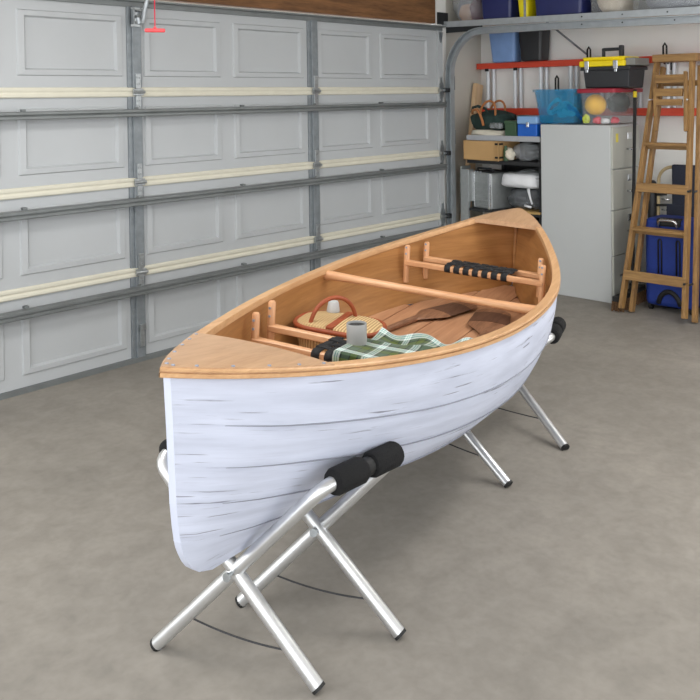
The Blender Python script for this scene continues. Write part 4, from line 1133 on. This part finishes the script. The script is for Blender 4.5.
# ------------------------------------------------------------------ things inside the canoe
def basket():
    base = c3(1.335, -.225, FLW+.006)
    F = CF @ Matrix.Translation(base) @ Matrix.Rotation(R(6), 4, 'Z')
    t = thing('picnic_basket', 'rust trimmed woven picnic basket with arched handle beside the bow seat', 'basket', F)
    H = .125
    def ring(k, z, ex=0): return [(a, e, z) for a, e in rrect((.235+ex)*k, (.345+ex)*k, .10*k, 8)]
    b = B(); V = add_grid(b, [ring(.86, 0), ring(.92, .05), ring(.97, H-.012), ring(.97, H-.006)], closed=True); b.faces.new(V[0][::-1]); b.faces.new(V[-1]); part('body', b, M['weave'], t, space=F, smooth='auto')
    b = B(); rr = ring(1, H); add_tube(b, rr, .0095, 8, closed=True); rr = ring(.985, H-.03); add_tube(b, rr, .008, 8, closed=True); part('rim', b, M['rust'], t, 'rust coloured rim', space=F, smooth=True)
    b = B(); V = add_grid(b, [ring(.985, H), ring(.9, H+.012), ring(.5, H+.016), ring(.06, H+.017)], closed=True); b.faces.new(V[-1]); part('lid', b, M['weave'], t, 'woven straw lid', space=F, smooth='auto')
    b = B(); add_box(b, (0, 0, H+.014), (.225, .03, .012)); part('lid_bar', b, M['rust'], t, 'rust coloured bar across the lid', space=F, bevel=.004)
    b = B(); pts = []
    for i in range(25):
        a = PI*i/24; k = -.105*math.cos(a); pts.append((.005+k*.80, .030-k*.60, H-.03+.128*math.sin(a)**.85))
    add_tube(b, pts, .0085, 10); part('handle', b, M['rust'], t, 'rust coloured arched handle', space=F, smooth=True)
    return F, H
bF, bH = basket()
cF = CF @ Matrix.Translation(c3(1.425, -.305, FLW+.006+bH+.0145))
t = thing('drinking_cup', 'small pale cup upside down on the basket lid', 'cup', cF)
b = B(); add_lathe(b, [(.026, 0), (.027, .002), (.025, .014), (.021, .036), (.017, .042), (.006, .043)], (0, 0, 0), 24); part('cup_body', b, M['cup'], t, space=cF, smooth='auto')
mF = CF @ Matrix.Translation(c3(1.015, .010, .689+.0225)) @ Matrix.Rotation(-P[3], 4, 'X')
t = thing('mug', 'pale grey cylindrical mug of dark coffee on the bow seat webbing', 'mug', mF)
b = B(); add_lathe(b, [(.033, 0), (.036, .003), (.0365, .008), (.0365, .078), (.0355, .08), (.0343, .079), (.034, .07)], (0, 0, 0), 32)
bmesh.ops.scale(b, vec=(.95, .95, .92), verts=b.verts); part('mug_body', b, M['mug'], t, space=mF, smooth='auto')
b = B(); add_lathe(b, [(.0322, .0645), (.0322, .066)], (0, 0, 0), 32); part('coffee', b, M['coffee'], t, 'dark coffee', space=mF)
b = B(); pts = [(.036*math.cos(R(35))+.022*math.sin(PI*i/12)*.8-.003, .036*math.sin(R(35))+.022*math.sin(PI*i/12)*.6-.003, .02+.042*i/12) for i in range(13)]; add_tube(b, pts, .0045, 8); part('mug_handle', b, M['mug'], t, space=mF, smooth=True)

# plaid blanket draped over the bow seat
def blanket():
    b = B(); nu, nv = 60, 60
    pts = []; uvs = []
    for i in range(nu+1):
        s = i/nu; row = []
        for j in range(nv+1):
            q = j/nv
            v = -.012+.37*q
            L = -.085+.54*s
            if L < 0: u = .884-.010*math.sin(q*9)*(-L/.085)*.6; w = .709+L
            else:
                u = .888+L*.93; w = .7175
                if L < .2: w = .718-.003*math.sin(PI*L/.2)
                else:
                    k = (L-.2)/.255
                    w = .718-.040*math.sin(PI*min(1, k))**1.2-.15*max(0, k-.80)/.2
            right = max(0, (q-.45)/.55)
            w += .005*math.sin(9*q+5*s)*min(1, 3*s)*(1 if L > .2 else .3)+.010*math.sin(21*q+3*s)*max(0, s-.6)
            if L > .17: w += .02*right*math.sin(PI*min(1, (L-.17)/.285))+.012*math.sin(14*q+9*s)*min(1, (L-.17)*6)
            if L > .17: u += .04*right
            lim = Win(u/LEN)-.012
            if w < .70: lim -= (.70-w)*.25
            v = min(v, lim)
            w = max(w, FLW+.02)
            row.append(c3(u, v, w)); uvs.append((s*.5, q*.43))
        pts.append(row)
    V = add_grid(b, pts)
    uvl = b.loops.layers.uv.new('UVMap')
    idx = {v: k for k, v in enumerate(x for r in V for x in r)}
    for f in b.faces:
        for l in f.loops: l[uvl].uv = uvs[idx[l.vert]]
    return b
o = solo('plaid_blanket', blanket(), M['plaid'], 'green and white plaid blanket draped over the near end of the bow seat', 'blanket', c3(1.05, .15, .70), space=CF, solid=.006, smooth=True)

def paddle(label, grip, neck, tipp, wmax, skew=0, shaft_w=None):
    g, n, tp = [Vector((p[0], -p[1], p[2])) for p in (grip, neck, tipp)]
    d = (tp-n); L = d.length; d.normalize(); yv = Vector((0, 0, 1)).cross(d).normalized(); zv = d.cross(yv)
    F = CF @ Matrix.Translation(n)
    t = thing('paddle', label, 'paddle', F)
    prof = [(0, .018), (.06, .024), (.16, .045), (.27, .072), (.34, .084), (.5, .082), (.66, .077), (.85, .074), (.93, .068), (.975, .05), (1, .018)]
    k = wmax/2/.084
    def blade(s0, s1, th, ex=0):
        b = B(); rows = []
        m = 26
        for i in range(m+1):
            s = s0+(s1-s0)*i/m; hw = lerp_tab(s, [p[0] for p in prof], [p[1] for p in prof])*k
            if s < .3: hw = max(hw, .016)
            row = []
            for a in range(16):
                an = 2*PI*a/16
                off = hw*math.cos(an); z = (th*(1-.55*abs(math.cos(an))**2))*math.sin(an)
                row.append(n+d*(s*L)+yv*off+zv*(z+ex))
            rows.append(row)
        V = add_grid(b, rows, closed=True); b.faces.new(V[0]); b.faces.new(V[-1][::-1]); return b
    part('blade', blade(0, 1, .010), M['walnut'], t, 'mid brown walnut blade', space=CF, smooth='auto')
    part('dark_inlay', blade(.42, .80, .0115), M['walnutdark'], t, 'darker walnut band across the blade', space=CF, smooth='auto')
    b = B(); add_tube(b, [g, g.lerp(n, .5), n+d*.02, n+d*L*.16], [.0135, .0135, .0145, .008], 12); part('shaft', b, M['walnut'], t, space=CF, smooth='auto')
    return t
fz = FLW+.021
paddle('dark walnut paddle lying nearest the far side of the canoe floor', (1.50, -.225, fz), (1.915, -.162, fz), (2.325, -.035, fz), .15)
paddle('dark walnut paddle lying on the canoe floor behind the plaid blanket', (1.42, .20, fz), (1.885, .18, fz), (2.285, .095, fz), .185)

# ------------------------------------------------------------------ light
def lamp(x, y, label, energy, sx, sy, z=2.62):
    t = thing('ceiling_lamp', label, 'lamp', (x, y, 2.70), 'ceiling lamps above the canoe')
    b = B(); bx(b, x-sx/2-.03, x+sx/2+.03, y-sy/2-.03, y+sy/2+.03, 2.69, 2.75); part('housing', b, M['wallwhite'], t)
    b = B(); bx(b, x-sx/2, x+sx/2, y-sy/2, y+sy/2, 2.665, 2.69); part('diffuser', b, M['lamp'], t)
    l = bpy.data.lights.new('lamp_light', 'AREA'); l.shape = 'RECTANGLE'; l.size = sx; l.size_y = sy; l.energy = energy; l.color = (1, .985, .96)
    o = bpy.data.objects.new('lamp_light', l); COL.objects.link(o); o.location = (0, 0, -.045); o.parent = t
lamp(-2.6, -3.6, 'ceiling strip lamp over the middle of the garage', 26, 1.2, .5)
lamp(-4.9, -1.7, 'ceiling strip lamp near the left part of the garage door', 26, 1.2, .5)
lamp(-1.5, -3.4, 'added strip fill light out of view, nearest the right wall', 12, 1.2, .5)  # unseen extra light, added to brighten the right wall
w = bpy.data.worlds.new('daylight'); SC.world = w; w.use_nodes = True
bg = w.node_tree.nodes['Background']; bg.inputs['Color'].default_value = (.96, .98, 1, 1); bg.inputs['Strength'].default_value = 2.85
SC.view_settings.view_transform = 'Standard'; SC.view_settings.look = 'None'; SC.view_settings.exposure = 0; SC.view_settings.gamma = 1
SC.cycles.max_bounces = 10; SC.cycles.transparent_max_bounces = 24
